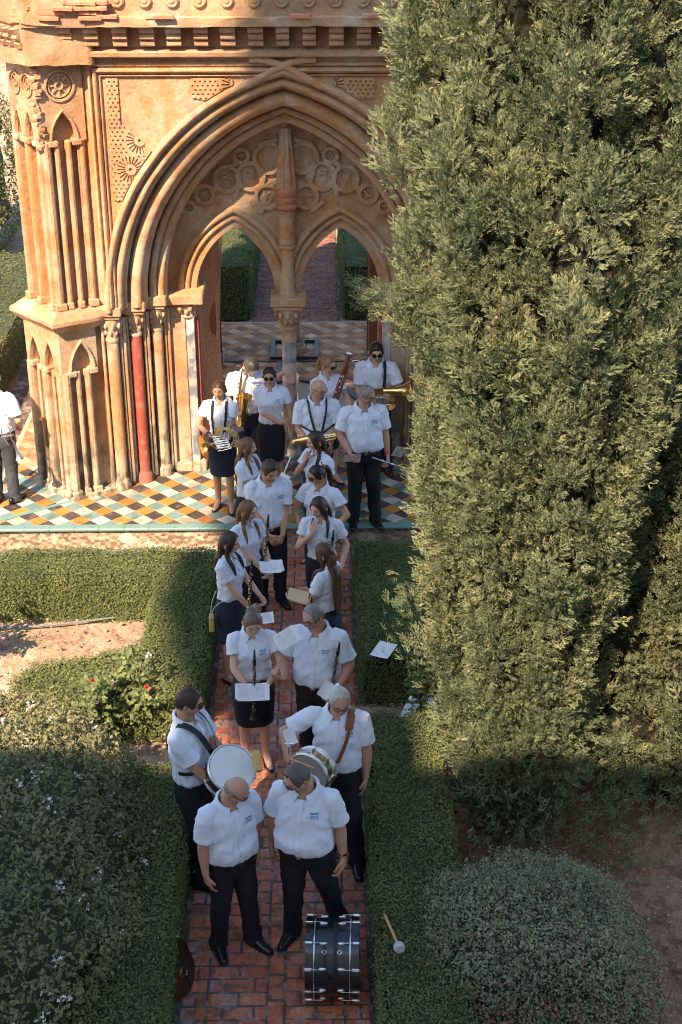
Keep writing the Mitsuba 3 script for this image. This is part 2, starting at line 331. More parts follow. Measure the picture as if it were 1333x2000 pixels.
for (ax, ay), (bx, by) in (((PFX0 + .1, 15.10), (-3.02, 15.74)),):
    d = np.array([bx - ax, by - ay]); L = np.linalg.norm(d); d /= L; nn = np.array([-d[1], d[0]]) * .028
    for k in range(4):
        a, b = np.array([ax, ay]) + d * L * k / 4, np.array([ax, ay]) + d * (L * (k + 1) / 4 - .005)
        put('corner_strip', prism([a - nn, b - nn, b + nn, a + nn], PZ, PZ + .004), 'm_teal', platform)
put('gutter', refine(box(PFX0 - .25, PX0 - .02, 14.62, 15.01, -.08, .004), .3), 'm_gutter', **ST)
put('gutter', box(PX1 + .02, PFX1 + .3, 14.62, 15.01, -.08, .004), 'm_gutter', **ST)
put('gutter', box(PFX0 - .55, PFX0 - .02, 15.01, 24, -.08, .004), 'm_mortar', **ST)
put('gutter', box(PFX0, -1.12, PFY1 - .01, 22.85, -.08, .06), 'm_gutter', **ST)
put('gutter', box(.41, PFX1, PFY1 - .01, 22.85, -.08, .06), 'm_gutter', **ST)

# fountain basin in the middle of the pavilion
ring = BAS.buffer(.05).difference(BAS.buffer(-.05))
basin = thing('fountain_basin', 'dark rimmed pool of rippling water sunk in the pavilion floor', 'fountain')
put('rim', prism(ring, PZ - .2, PZ + .035), 'm_darkmetal', basin)
def water_b(p, n, uv):
    r = dr.sqrt(dr.square(p.x - XC) + dr.square(p.y - 18.75)); return dr.sin(r * 42 + 5 * fbm(p.x * 5, p.y * 5, 0, 3)) * .6 + fbm(p.x * 14, p.y * 14, 0, 3)
P('m_water', (0.012, 0.014, 0.012), 0.06, bump=water_b, bscale=0.022, specular=0.5)
put('water', prism(BAS.buffer(-.05), PZ - .15, PZ - .035), 'm_water', basin)
put('channel', box(XC - .26, XC - .14, 19.8, 20.75, PZ + .001, PZ + .012), 'm_darkmetal', basin)
put('spout', lathe([(.16, PZ - .1), (.13, PZ), (.07, PZ + .2), (.10, PZ + .45), (.06, PZ + .52)], 16, (XC, 18.75, 0)), 'm_stone', basin)
# dark iron frame round the foot of the rear column
fr = thing('drain_frame', 'black square iron frame around the foot of the rear column', 'drain')
for s in (-1, 1):
    put('bar', box(XC + s * .34 - .03, XC + s * .34 + .03, 20.62, 21.42, PZ + .002, PZ + .05), 'm_darkmetal', fr)
    put('bar', box(XC - .309, XC + .309, 21.02 + s * .37 - .03, 21.02 + s * .37 + .03, PZ + .002, PZ + .05), 'm_darkmetal', fr)
put('threshold_line', box(XC - 1.4, XC + 1.4, 20.52, 20.56, PZ + .002, PZ + .014), 'm_darkmetal', platform)

# ------------------------------------------------------------------ pavilion
pav = thing('pavilion', 'ochre stone pavilion with a great pointed arch over two small arches', 'pavilion')
ZS = 2.70
def arch_pts(r, c, zs, n=40, cx=0.0):
    a = math.acos(min(1, c / r)); ph = np.linspace(0, a, n)
    right = np.stack([cx - c + r * np.cos(ph), zs + r * np.sin(ph)], 1)
    left = right[::-1] * [-1, 1] + [2 * cx, 0]
    return np.vstack([right, left[1:]])           # from right foot over the apex to the left foot
def arch_poly(r, c, zs, zbot, cx=0.0, n=40):
    p = arch_pts(r, c, zs, n, cx); return Polygon(np.vstack([[p[0, 0], zbot], p, [p[-1, 0], zbot]]))
def arch_mould(prof, R, c, zs, cx=0.0, n=44, foot=0.0):
    """prof: closed outline (t inset, y), swept along concentric pointed arcs; foot: straight continuation below zs."""
    rows = []
    for t, y in prof:
        p = arch_pts(R - t, c, zs, n, cx)
        if foot: p = np.vstack([[p[0, 0], zs - foot], p, [p[-1, 0], zs - foot]])
        rows.append(np.stack([p[:, 0] + XC, np.full(len(p), y), p[:, 1]], 1))
    v = np.array(rows); m = tm(v.reshape(-1, 3), grid_faces(len(rows), v.shape[1], False))
    k = np.r_[v[:, 0], ]; f = np.asarray(m.faces)
    lp = v.shape[1]; last = np.arange(lp - 1) + (len(rows) - 1) * lp; first = np.arange(lp - 1)
    f = np.vstack([f, np.stack([last, last + 1, first + 1], 1), np.stack([last, first + 1, first], 1)])
    return rough(tm(v.reshape(-1, 3), f), .006, 2.2, 9)
def roll(t0, t1, y, n=9, depth=None):
    """Half-round from t0 to t1, bulging to the front from y."""
    r = (t1 - t0) / 2; d = depth or r; a = np.linspace(math.pi, 0, n)
    return [((t0 + t1) / 2 + r * math.cos(q), y - d * math.sin(q)) for q in a]
R0, C0 = 2.78, 0.66
def spandrel(hole_r, x0, x1, z1): return sbox(x0, 2.66, x1, z1).difference(arch_poly(hole_r, C0, ZS, 2.0))
at = lambda m: xf(m, loc=(XC, 0, 0))
front = put('front_wall', at(xz_slab(spandrel(R0 - .10, -2.12, 2.12, 5.52), 16.0, 16.95)), 'm_stone', pav)
mould = [
    roll(0.0, .085, 15.985, 9, .065) + [(.085, 16.2), (0, 16.2)],
    [(.09, 16.06), (.12, 16.03)] + roll(.12, .20, 16.03, 7) + [(.20, 16.10), (.235, 16.10), (.235, 16.4), (.09, 16.4)],
    [(.24, 16.20), (.255, 16.24)] + roll(.262, .42, 16.22, 11, .10) + [(.43, 16.26), (.455, 16.30), (.455, 16.6), (.24, 16.6)],
    [(.46, 16.44)] + roll(.475, .55, 16.42, 7) + [(.555, 16.44)] + roll(.56, .65, 16.46, 7) + [(.66, 16.5), (.66, 17.0), (.46, 17.0)]]
for k, pr in enumerate(mould): put('arch_moulding', arch_mould(pr, R0, C0, ZS, foot=.06), 'm_stone', front, smooth=40)
# frame of straight mouldings round the arch, and the crossing hood at the apex
for k, (o, w, yy) in enumerate(((0, .05, 15.955), (.055, .065, 15.925), (.125, .03, 15.96))):
    zt = 5.46 - o; xs = 2.13 - o
    pth = np.array([[-xs, 2.72], [-xs, zt], [xs, zt], [xs, 2.72]]); sec = []
    for (t, y) in roll(0, w, 16.0, 7, 16.0 - yy) + [(w, 16.02), (0, 16.02)]:
        sec.append([[XC - xs + t, y, 2.70], [XC - xs + t, y, zt - t], [XC + xs - t, y, zt - t], [XC + xs - t, y, 2.70]])
    sv = np.array(sec); m = tm(sv.reshape(-1, 3), grid_faces(len(sec), 4, False)[:, ::-1])
    put('frame_moulding', rough(m, .004, 2, 4), 'm_stone', front, smooth=40)
for s in (-1, 1):
    q = spline([(XC - s * .42, 15.955, 5.20), (XC - s * .18, 15.945, 5.335), (XC + s * .08, 15.935, 5.455), (XC + s * .36, 15.945, 5.49)], 14)
    put('hood_rib', tube(q, .042, 8), 'm_stone', front, smooth=50)
# pierced plaster ornament in the spandrels
holes = []
region = sbox(-1.93, 3.95, -.55, 5.29).difference(arch_poly(R0 + .015, C0, ZS, 2.0))
keep = (sbox(-1.93, 2.9, -1.80, 5.29).union(Polygon([(-1.95, 3.5), (-1.95, 4.85), (-1.70, 4.75), (-1.42, 4.45), (-1.25, 4.40), (-1.3, 3.5)])).union(Polygon([(-1.0, 5.29), (-.4, 5.29), (-.4, 5.0), (-1.0, 5.08)]))).intersection(region)
fans = [(-1.60, 4.62), (-1.72, 4.30), (-.52, 5.22)]
for k in range(-14, 60):
    for q in range(0, 60):
        px_, pz_ = -1.92 + k * .055 + (q % 2) * .0275, 3.95 + q * .045
        if any(math.hypot(px_ - a, pz_ - b) < .17 for a, b in fans): continue
        holes.append(Point(px_, pz_).buffer(.0125, quad_segs=2))
for a, b in fans:
    for q in range(20):
        w = q * math.tau / 20; c_, s_ = math.cos(w), math.sin(w)
        holes.append(LineString([(a + .065 * c_, b + .065 * s_), (a + .145 * c_, b + .145 * s_)]).buffer(.009, quad_segs=1))
    holes.append(Point(a, b).buffer(.022, quad_segs=2))
H_ = shapely.union_all(holes)
lace = keep.difference(H_)
for s in (1, -1):
    lc = lace if s == 1 else shapely.affinity.scale(lace, -1, 1, origin=(0, 0))
    put('pierced_plaster', at(xz_slab(lc.buffer(0), 15.972, 15.999)), 'm_stone', front)
# tympanum with the twin arches
RT, CT, ZT = 0.92, 0.44, 2.60
tymp_poly = arch_poly(R0 - .62, C0, ZS, 2.60)
for s in (-1, 1): tymp_poly = tymp_poly.difference(arch_poly(RT, CT, ZT, 2.0, s * .64))
tymp = put('tympanum', at(xz_slab(tymp_poly, 16.82, 17.02)), 'm_stone', front)
tm_prof = [[(0, 16.80)] + roll(.012, .085, 16.79, 7, .05) + [(.095, 16.80), (.095, 16.9), (0, 16.9)],
           [(.10, 16.80)] + roll(.108, .165, 16.80, 7) + [(.17, 16.84), (.19, 16.86)] + roll(.19, .25, 16.85, 6) + [(.252, 16.9), (.252, 17.06), (.10, 17.06)]]
for s in (-1, 1):
    for pr in tm_prof: put('twin_arch_moulding', arch_mould(pr, RT + .25, CT, ZT, s * .64, 26, foot=.02), 'm_stone', tymp, smooth=40)
rings = [(-.70, 4.0, .146), (-.42, 4.03, .157), (-.23, 3.79, .136), (-.20, 4.24, .17), (-.97, 3.82, .105), (-.52, 4.27, .08), (-1.16, 3.66, .07)]
r2 = np.random.default_rng(4)
for s in (-1, 1):
    for (a, b, r) in rings:
        a = a * -s
        rg = Point(a, b).buffer(r + .022, quad_segs=6).difference(Point(a, b).buffer(r - .022, quad_segs=6))
        put('tracery_ring', at(rough(xz_slab(rg, 16.768, 16.83), .004, 5)), 'm_stone', tymp)
        if r < .16:
            marks = [LineString([(a + r * .5 * u[0], b + r * .5 * u[1]), (a + r * .5 * u[2], b + r * .5 * u[3])]).buffer(.010, quad_segs=1) for u in r2.uniform(-.95, .95, (5, 4))]
            put('relief', at(xz_slab(shapely.union_all(marks), 16.795, 16.83)), 'm_stone', tymp)
    for (p0, p1) in (((.30, 3.62), (.42, 3.72)), ((.34, 4.18), (.28, 3.95)), ((.56, 3.92), (.60, 3.82)), ((.85, 3.86), (.82, 3.98)), ((.62, 4.16), (.54, 4.20)), ((.1, 3.97), (.2, 3.93)), ((.12, 4.45), (.3, 4.4))):
        put('tracery_link', at(xz_slab(LineString([(p0[0] * s, p0[1]), (p1[0] * s, p1[1])]).buffer(.026), 16.775, 16.83)), 'm_stone', tymp)
# central column and its pinnacle
def leaf_capital(x, y, z0, z1, r0, r1, n=10, parent=None):
    h = z1 - z0; ms = [lathe([(r0 * 1.18, z0), (r0 * 1.22, z0 + .12 * h), (r0, z0 + .18 * h), (r0 * 1.1, z0 + .4 * h), (r1, z0 + .8 * h), (r1 * 1.05, z1)], 20, (x, y, 0))]
    for k in range(n):
        w = k * math.tau / n
        for (rr, zz, sz) in ((r0 * 1.25, z0 + .42 * h, .030), (r1 * 1.05, z0 + .74 * h, .036)):
            ms.append(xf(trimesh.creation.icosphere(subdivisions=1, radius=1.0), np.diag([sz * .72 * r0 / .085, sz * .72 * r0 / .085, sz * 1.15]), (x + rr * math.cos(w + .3 * (zz > z0 + .5 * h)), y + rr * math.sin(w + .3 * (zz > z0 + .5 * h)), zz)))
    return rough(join(ms), .004, 14)
def column(y, parent, rich):
    c = put('column', lathe([(.19, .30), (.19, .38), (.15, .40), (.155, .45), (.105, .49), (.092, .55), (.088, 1.9), (.088, 1.98)], 24, (XC, y, 0)), 'm_marble' if rich else 'm_stone', parent, smooth=40)
    put('neck', lathe([(.096, 1.98), (.10, 2.0), (.092, 2.04), (.092, 2.13), (.105, 2.15)], 20, (XC, y, 0)), 'm_stone', c, smooth=40)
    put('capital', leaf_capital(XC, y, 2.13, 2.42, .092, .15), 'm_stone', c, smooth=50)
    put('abacus', rough(join([box(XC - .18, XC + .18, y - .17, y + .17, 2.42, 2.47, .012), box(XC - .215, XC + .215, y - .2, y + .2, 2.472, 2.585, .015)]), .006, 5), 'm_stone', c)
    return c
col = column(16.80, pav, True)
put('upper_shaft', lathe([(.105, 2.585), (.105, 2.62), (.075, 2.66), (.073, 3.18), (.10, 3.19), (.105, 3.215), (.085, 3.23), (.105, 3.25), (.10, 3.285), (.094, 3.30), (.092, 3.68)], 22, (XC, 16.72, 0)), 'm_stone', col, smooth=40)
put('collar', lathe([(.10, 3.66), (.128, 3.68), (.13, 3.71), (.108, 3.73), (.125, 3.765), (.128, 3.79), (.11, 3.81), (.14, 3.86), (.142, 3.90), (.125, 3.925)], 26, (XC, 16.70, 0)), 'm_collar', col, smooth=40)
pin = []
for k in range(8):
    w = (k + .5) * math.tau / 8
    pin.append(tube([(XC + .112 * math.cos(w), 16.70 + .112 * math.sin(w), 3.92), (XC + .054 * math.cos(w), 16.70 + .054 * math.sin(w), 4.58)], [.017, .010], 6))
pin.append(lathe([(.118, 3.92), (.112, 3.95), (.054, 4.57), (.07, 4.58), (.07, 4.61), (.04, 4.62)], 8, (XC, 16.70, 0), ang=math.pi / 8))
pin.append(lathe([(.02, 4.61), (.05, 4.68), (.02, 4.75), (.004, 4.80)], 4, (XC, 16.70, 0)))
put('pinnacle', join(pin), 'm_stone', col)

# cornice
cor = put('cornice', join([xz_yprof([(15.90, 5.52), (15.86, 5.535), (15.85, 5.575), (15.93, 5.60), (16.0, 5.62), (16.3, 5.62), (16.3, 5.515)], XC - 2.62, XC + 2.62),
                           box(XC - 2.6, XC + 2.6, 15.99, 16.4, 5.60, 5.90)]), 'm_stone', pav)
for k in range(-9, 10):
    x = XC + .2885 * k; prf = [(16.02, 5.64), (15.86, 5.64), (15.835, 5.655), (15.835, 5.69), (15.85, 5.705), (15.81, 5.715), (15.795, 5.73), (15.795, 5.765), (15.81, 5.78), (15.765, 5.79), (15.75, 5.805), (15.75, 5.845), (15.77, 5.86), (16.02, 5.86)]
    j = r2.normal(0, .008, 2); put('corbel', rough(xz_yprof(prf, x - .078 + j[0], x + .078 + j[1]), .008, 7, k), 'm_stone', cor, smooth=35)
led = refine(box(XC - 2.75, XC + 2.75, 15.69, 16.5, 5.862, 5.95), .12)
put('ledge', rough(led, .022, 5.0, 2), 'm_stone', cor)
put('upper_wall', rough(refine(box(XC - 2.66, XC + 2.66, 15.86, 16.6, 5.94, 6.9), .2), .008, 3.0), 'm_stone', pav)
for k in range(-9, 10):
    x = XC + .2885 * k; put('roundel', join([lathe([(.075, -.02), (.075, .025), (.06, .04), (.035, .03), (.02, .045)], 14, (x, 15.86, 6.105), M=axis_frame((0, -1, 0)))]), 'm_stone', cor, smooth=40)
r3 = np.random.default_rng(12)
for k in range(34):
    x = XC - 2.85 + 1.0 * r3.random() ** 1.4 if k < 26 else XC + r3.uniform(-2.2, 2.4); y = 15.66 + .06 * r3.random() + (0 if x > XC - 2.6 else .25 * (XC - 2.6 - x) / .3)
    z = 5.93 + .05 * (k % 4) if k < 26 else 5.945
    b = rough(refine(box(-.11, .11, -.055, .055, 0, .042, .006), .05), .008, 9, k)
    put('brick', xf(b, rotz(r3.normal(0, .12) + (-.7 if x < XC - 2.62 else 0)), (x, y + .05 * (k % 2), z)), 'm_rawbrick' if k % 3 else 'm_stone', cor)
put("roof_block", join([box(XC - 2.6, XC + 2.6, 16.601, 20.9, 6.2, 6.9), lathe([(2.2, 6.9), (1.0, 7.5)], 8, (XC, 18.73, 0))]), "m_stone", pav)

# corner piers
def mir(p, sx=1, sy=1): return [(XC + sx * x, y if sy > 0 else 37.46 - y) for x, y in p]
A, B, E1 = (-2.66, 15.78), (-3.17, 16.34), (-2.27, 16.02)
def inset(pts): return Polygon(pts)
lowp = [(-2.645, 15.885), (-2.32, 16.095), (-1.42, 16.90), (-1.42, 17.2), (-1.9, 17.75), (-2.35, 17.75), (-3.05, 16.395)]
def face(o, q):
    d = np.array(q) - np.array(o); L = np.linalg.norm(d); d = d / L; return (o[0] + XC, o[1]), tuple(d), (-d[1], d[0]), L
def lancet(cx, hw, zs, rise):
    c = (rise * rise - hw * hw) / (2 * hw) if rise > hw else 0.0; return arch_poly(hw + c, c, zs, zs - .5, cx, 12), hw + c, c
def ribbed_face(o, q, ribs, niches, z0, zs, z1, rise, parent, rose=None, dep=.09):
    """Blind tracery on one face of a pier: vertical ribs, a moulded string, arch plate with real recesses."""
    O, ex, ey, L = face(o, q); put_ = lambda nm, m, **k: put(nm, rough(local(m, O, ex, ey), .006, 3, 5), 'm_stone', parent, **k)
    plate = sbox(0, zs, L, z1)
    for (a, b) in niches:
        pl, _, _ = lancet((a + b) / 2, (b - a) / 2, zs, rise); plate = plate.difference(pl)
    if rose: 
        for (cx, cz, r) in rose: plate = plate.difference(Point(cx, cz).buffer(r, quad_segs=6))
    put_('tracery_plate', xz_slab(plate, 0, dep + .01))
    for (a, b) in niches:
        hw = (b - a) / 2; _, R_, c_ = lancet(0, hw + .03, zs, rise + .035)
        rows = []
        for t, y in [(0, .01), (.0, -.015), (.015, -.03), (.03, -.022), (.036, .02)]:
            p = arch_pts(R_ - t, c_, zs, 12, (a + b) / 2); rows.append(np.stack([p[:, 0], np.full(len(p), y), p[:, 1]], 1))
        vv = np.array(rows); put_('niche_arch', tm(vv.reshape(-1, 3), grid_faces(len(rows), vv.shape[1], False)), smooth=50)
        put_('string_block', box(a - .05, a + .06, -.035, dep, zs - .05, zs + .02, .012)); put_('string_block', box(b - .06, b + .05, -.035, dep, zs - .05, zs + .02, .012))
    if rose:
        for (cx, cz, r) in rose:
            put_('rosette_back', xz_slab(Point(cx, cz).buffer(r + .004, quad_segs=6), .032, .06))
            ms = [local_ring(cx, cz, r, .022, -.02, .05), local_ring(cx, cz, r * .78, .012, .0, .05), local_ring(cx, cz, r * .22, .016, 0, .05)]
            for k in range(8):
                w = k * math.tau / 8; ms.append(xz_slab(LineString([(cx + .2 * r * math.cos(w), cz + .2 * r * math.sin(w)), (cx + .8 * r * math.cos(w), cz + .8 * r * math.sin(w))]).buffer(.010, quad_segs=1), .012, .05))
            put_('rosette', join(ms))
    for (s, w, r) in ribs:
        m = [box(s - w / 2, s + w / 2, 0.012, dep + .01, z0, zs)]
        m.append(tube([(s, .012, z0), (s, .012, zs)], r, 8)); put_('rib', join(m), smooth=40)
        put_('rib_foot', join([box(s - w / 2 - .012, s + w / 2 + .012, -r - .008, dep, z0 - .02, z0 + .06, .01)]))
def local_ring(cx, cz, r, w, y0, y1): return xz_slab(Point(cx, cz).buffer(r + w, quad_segs=6).difference(Point(cx, cz).buffer(r, quad_segs=6)), y0, y1)
def pier(sx, sy, rich):
    po = Polygon(mir(lowp, sx, sy)).buffer(0)
    pk = put('pier', rough(refine(prism(po, .25, 2.55), .25), .012, 2.5, 8), 'm_stone', pav)
    put('plinth', rough(refine(prism(Polygon(mir([(-2.66, 15.70), (-2.2, 15.98), (-1.5, 16.62), (-1.5, 17.1), (-3.0, 17.3), (-3.27, 16.34)], sx, sy)).buffer(.0), .2, .345), .1), .016, 6, 4), 'm_stone', pk)
    big = Polygon(mir([A, E1, (-1.9, 16.5), (-1.9, 17.7), (-2.35, 17.8), B], sx, sy)).buffer(.12, join_style=2)
    c0, c1 = np.array(big.exterior.coords)[:-1], np.array(big.buffer(-.13, join_style=2).exterior.coords)[:-1]
    c2 = np.array(big.buffer(-.10, join_style=2).exterior.coords)[:-1]
    hull = lambda *l: unman(Manifold.hull_points(np.vstack([np.c_[p, np.full(len(p), z)] for p, z in l])))
    put('slab', rough(refine(join([hull((c2, 2.45), (c0, 2.555)), hull((c0, 2.557), (c0, 2.60), (c1, 2.70))]), .14), .010, 6, 2), 'm_stone', pk)
    up = [(-2.645, 15.945), (-2.30, 16.135), (-2.05, 16.04), (-2.05, 17.4), (-2.3, 17.7), (-3.0, 16.44)]
    uk = put('upper_pier', rough(refine(prism(Polygon(mir(up, sx, sy)).buffer(0), 2.6, 5.6), .25), .012, 2.5), 'm_stone', pk)
    put('pier_head', rough(refine(prism(Polygon(mir([(-2.7, 15.78), (-2.1, 15.9), (-2.0, 17.5), (-2.35, 17.8), (-3.2, 16.4)], sx, sy)).buffer(.06), 5.46, 5.9), .1), .03, 4.5, 6), 'm_stone', pk)
    put('pier_cap', rough(refine(prism(Polygon(mir([(-2.7, 15.72), (-2.1, 15.8), (-2.0, 17.5), (-2.35, 17.8), (-3.26, 16.4)], sx, sy)).buffer(.06), 5.88, 6.9), .12), .05, 3.5, 6), 'm_stone', pk)
    if not rich: return pk
    for q in range(5):                                  # corbels round the pier head
        f = (q + .5) / 5; x_, y_ = np.array([-3.22, 16.35]) * (1 - f) + np.array([-2.70, 15.76]) * f
        b = rough(xz_yprof([(.1, 5.64), (-.06, 5.64), (-.09, 5.69), (-.06, 5.71), (-.12, 5.75), (-.10, 5.78), (-.15, 5.84), (.1, 5.86)], -.05, .05), .014, 8, q)
        put('corbel', xf(b, rotz(-math.radians(47)), (XC + x_, y_, 0)), 'm_stone', pk)
    L = math.dist(B, A); LR = math.dist(A, E1)
    ribbed_face(B, A, [(.05, .10, .05), (.22, .03, .02), (.375, .09, .045), (.54, .03, .02), (.70, .12, .055)], [(.10, .335), (.42, .655)], .345, 1.93, 2.47, .36, pk)
    ribbed_face(A, E1, [(.05, .11, .05), (.20, .05, .03), (.33, .08, .035)], [(.12, .40)], .345, 1.93, 2.47, .36, pk)
    Bu, Au, Eu = (-3.08, 16.40), (-2.66, 15.84), (-2.20, 16.06)
    ribbed_face(Bu, Au, [(.05, .09, .04), (.33, .08, .035), (.64, .10, .045)], [(.10, .29), (.38, .58)], 2.72, 4.62, 5.48, .32, uk, [(.195, 5.22, .11), (.48, 5.22, .11)])
    ribbed_face(Au, Eu, [(.05, .11, .045), (.17, .05, .03), (.30, .05, .03), (.45, .09, .03)], [(.12, .40)], 2.72, 4.62, 5.48, .32, uk, [(.25, 5.22, .15)])
    for q in range(26):                                 # bare rubble where the plaster has gone
        z = 4.55 + .9 * q / 26; b = rough(refine(box(-.035, .035, -.03, .03, 0, .034, .004), .03), .008, 12, q)
        put('brick', xf(b, rotz(r3.normal(0, .4)), (XC - 2.665 + r3.normal(0, .028), 15.835 + r3.normal(0, .012), z)), 'm_rawbrick' if q % 3 == 0 else 'm_stone', uk)
    return pk
def jamb(sx, sy, rich, pk):
    M_ = lambda m: xf(tm(np.asarray(m.vertices) * [sx, 1, 1] if sx > 0 else np.asarray(m.vertices) * [-1, 1, 1], m.faces if sx > 0 else np.asarray(m.faces)[:, ::-1]), loc=(XC, 0, 0))
    def M2(m):
        m = M_(m)
        return m if sy > 0 else tm(np.asarray(m.vertices) * [1, -1, 1] + [0, 37.46, 0], np.asarray(m.faces)[:, ::-1])
    sh = [(-2.09, 16.11, .074, 'm_stone'), (-1.83, 16.31, .068, 'm_redstone'), (-1.60, 16.51, .070, 'm_stone')]
    put('jamb_core', M2(prism([(-2.2, 16.10), (-1.40, 16.80), (-1.40, 17.2), (-2.2, 17.2)], .3, 2.6)), 'm_stone', pk)
    for (x, y, r, mt) in sh:
        s_ = put('shaft', M2(lathe([(r + .03, .30), (r + .03, .40), (r + .01, .43), (r, .46), (r, 2.24)], 18, (x, y, 0))), mt, pk, smooth=40)
        put('capital', M2(leaf_capital(x, y, 2.24, 2.52, r * .95, r * 1.45, 8)), 'm_stone', s_, smooth=50)
        put('abacus', M2(rough(refine(join([box(x - .12, x + .12, y - .12, y + .25, 2.53, 2.57, .008), box(x - .145, x + .145, y - .15, y + .3, 2.572, 2.69, .012)]), .12), .007, 5)), 'm_stone', s_)
        if rich:
            for dx, dy, fr__ in ((.13, .09, .028), (.095, .05, .018), (-.10, -.055, .020)): put('fillet', M2(tube([(x + dx, y + dy, .35), (x + dx, y + dy, 2.5)], fr__, 8)), 'm_stone', s_, smooth=40)
    p_ = put('jamb_post', M2(box(-1.46, -1.262, 16.64, 17.1, .3, 2.34, .008)), 'm_stone', pk)
    put('painted_strip', M2(box(-1.258, -1.155, 16.655, 16.72, .42, 2.34, .004)), 'm_marble', p_)
    put('painted_strip', M2(box(-1.26, -1.11, 16.722, 16.80, .42, 2.34, .004)), 'm_redstone' if rich else 'm_jambshade', p_)
    put('inner_face', M2(box(-1.40, -1.125, 16.803, 17.3, .30, 2.52, .004)), 'm_stone' if rich else 'm_jambshade', p_)  # rear jambs take the brown that has shade in its colour
    put('base', M2(rough(refine(box(-1.50, -1.08, 16.58, 17.14, .28, .42, .015), .1), .006, 5)), 'm_stone', p_)
    put('capital', M2(rough(join([leaf_capital(-1.24, 16.74, 2.34, 2.52, .10, .155, 8), box(-1.47, -1.14, 16.66, 17.1, 2.34, 2.53)]), .003, 6)), 'm_stone', p_)
    put('abacus', M2(rough(refine(box(-1.50, -1.03, 16.52, 17.14, 2.53, 2.66, .015), .12), .007, 5)), 'm_stone', p_)
for sx in (-1, 1):
    for sy in (1, -1):
        rich = sy > 0
        pk = pier(-sx, sy, rich and sx == -1); jamb(-sx, sy, rich, pk)
# the other three sides, plain
back = lambda m: tm(np.asarray(m.vertices) * [1, -1, 1] + [0, 37.46, 0], np.asarray(m.faces)[:, ::-1])
wl = join([at(xz_slab(spandrel(R0 - .6, -2.12, 2.12, 6.2), 16.2, 16.95)), at(xz_slab(tymp_poly, 16.80, 17.02))])
put('rear_wall', back(wl), 'm_stone', pav)
column(20.66 + .36, pav, False)
C_ = np.array([XC, 18.73, 0])
for s in (-1, 1):
    w_ = xf(tm(np.asarray(wl.vertices) - C_, wl.faces), rotz(s * math.pi / 2), C_); put('side_wall', w_, 'm_stone', pav)
    c_ = lathe([(.19, .30), (.15, .40), (.09, .5), (.088, 2.0), (.15, 2.42), (.21, 2.45), (.21, 2.6)], 16, (XC + s * 1.93, 18.73, 0)); put('side_column', c_, 'm_stone', pav)

# torn wire netting inside the left jamb
net = thing('wire_netting', 'rusty wire netting with a torn hole hanging inside the left jamb', 'netting')
wires = []
P0, P1 = np.array([-1.455, 16.86]), np.array([-1.27, 18.3])
def netpt(u, z): 
    q = P0 * (1 - u) + P1 * u; return np.array([q[0] + .05 * math.sin(9 * u + 1.5 * z) * u, q[1], z])
NW, NH, ZH = 26, 44, 3.1
hole = lambda u, z: ((u - .55) / .16) ** 2 + ((z - 2.0) / .22) ** 2 < 1
for sg in (1, -1):
    for k in range(-NH, NW + NH):
        seg = []
        for q in range(NH + 1):
            u = (k + sg * q + (NH if sg < 0 else 0) - (NH if sg < 0 else 0)) / NW; z = .35 + (ZH - .35) * q / NH
            ok = 0 <= u <= 1 and not hole(u, z)
            if ok: seg.append(netpt(u, z))
            if (not ok or q == NH) and len(seg) > 1: wires.append(tube(seg, .0075, 3, caps=False))
            if not ok: seg = []
put('mesh', join(wires), 'm_net', net, kind='stuff')
put('edge_cord', tube([netpt(0, .35), netpt(0, 1.7), netpt(0, 3.1)], .008, 5), 'm_net', net)

# ------------------------------------------------------------------ behind the camera, unseen: roofed gallery, and an added slab shaped for its shade
put('gallery', box(-45, 45, -14, -0.6, 0, 12.0), 'm_plaster', **ST)
edge = [(-9.2, 15), (-9.2, 18.0), (-9.5, 18.6), (-9.75, 19.05), (-10.3, 19.35), (-11.04, 20.4), (-11.95, 21.7), (-12.35, 23.1), (-12.75, 23.8), (-12.8, 24.6), (-12.5, 25.0), (-12.55, 26.2), (-13.2, 27.4), (-13.24, 28.3), (-12.98, 28.6),
        (-12.73, 28.8), (-12.52, 29.13), (-12.33, 29.9), (-12.0, 31.0), (-10.5, 31.6), (-9.0, 28), (-8.5, 24), (-8.45, 19.0), (-7.95, 18.7), (-7.9, 15)]
gable = Polygon(edge).difference(sbox(-11.16, 21.95, -10.92, 22.95))  # outline traced to set the shadow edge; slot lets a light streak through
put('gable', xz_slab(gable, -6.8, -6.0), 'm_plaster', **ST)
put('gable_base', box(-16, -5, -9, -6.0, 11.9, 15.6), 'm_plaster', **ST)  # added footing under the shading slab
# ------------------------------------------------------------------ hedges, shrubs, cypresses
vr = np.random.default_rng(21)
LEAF = np.array([[0, 0, 0], [.5, .45, .10], [0, 1, 0], [-.5, .45, .10]])      # a leaf folded on its midrib
LEAF_F = np.array([[0, 1, 2], [0, 2, 3]])
def frames(d, r):
    """Random frames whose y column follows the directions d (n, 3)."""
    d = d / (np.linalg.norm(d, axis=1, keepdims=True) + 1e-9); u = r.normal(size=d.shape); x = np.cross(d, u); x /= np.linalg.norm(x, axis=1, keepdims=True) + 1e-9
    return np.stack([x, d, np.cross(x, d)], 2)
def frames_n(nrm, r, along=None):
    """Frames whose z column (a blade's face) follows nrm; the blade points anywhere across it, leaning towards along."""
    z = nrm / (np.linalg.norm(nrm, axis=1, keepdims=True) + 1e-9); u = r.normal(size=z.shape)
    if along is not None: u = u * .6 + along
    y = u - z * (u * z).sum(1, keepdims=True); y /= np.linalg.norm(y, axis=1, keepdims=True) + 1e-9
    return np.stack([np.cross(y, z), y, z], 2)
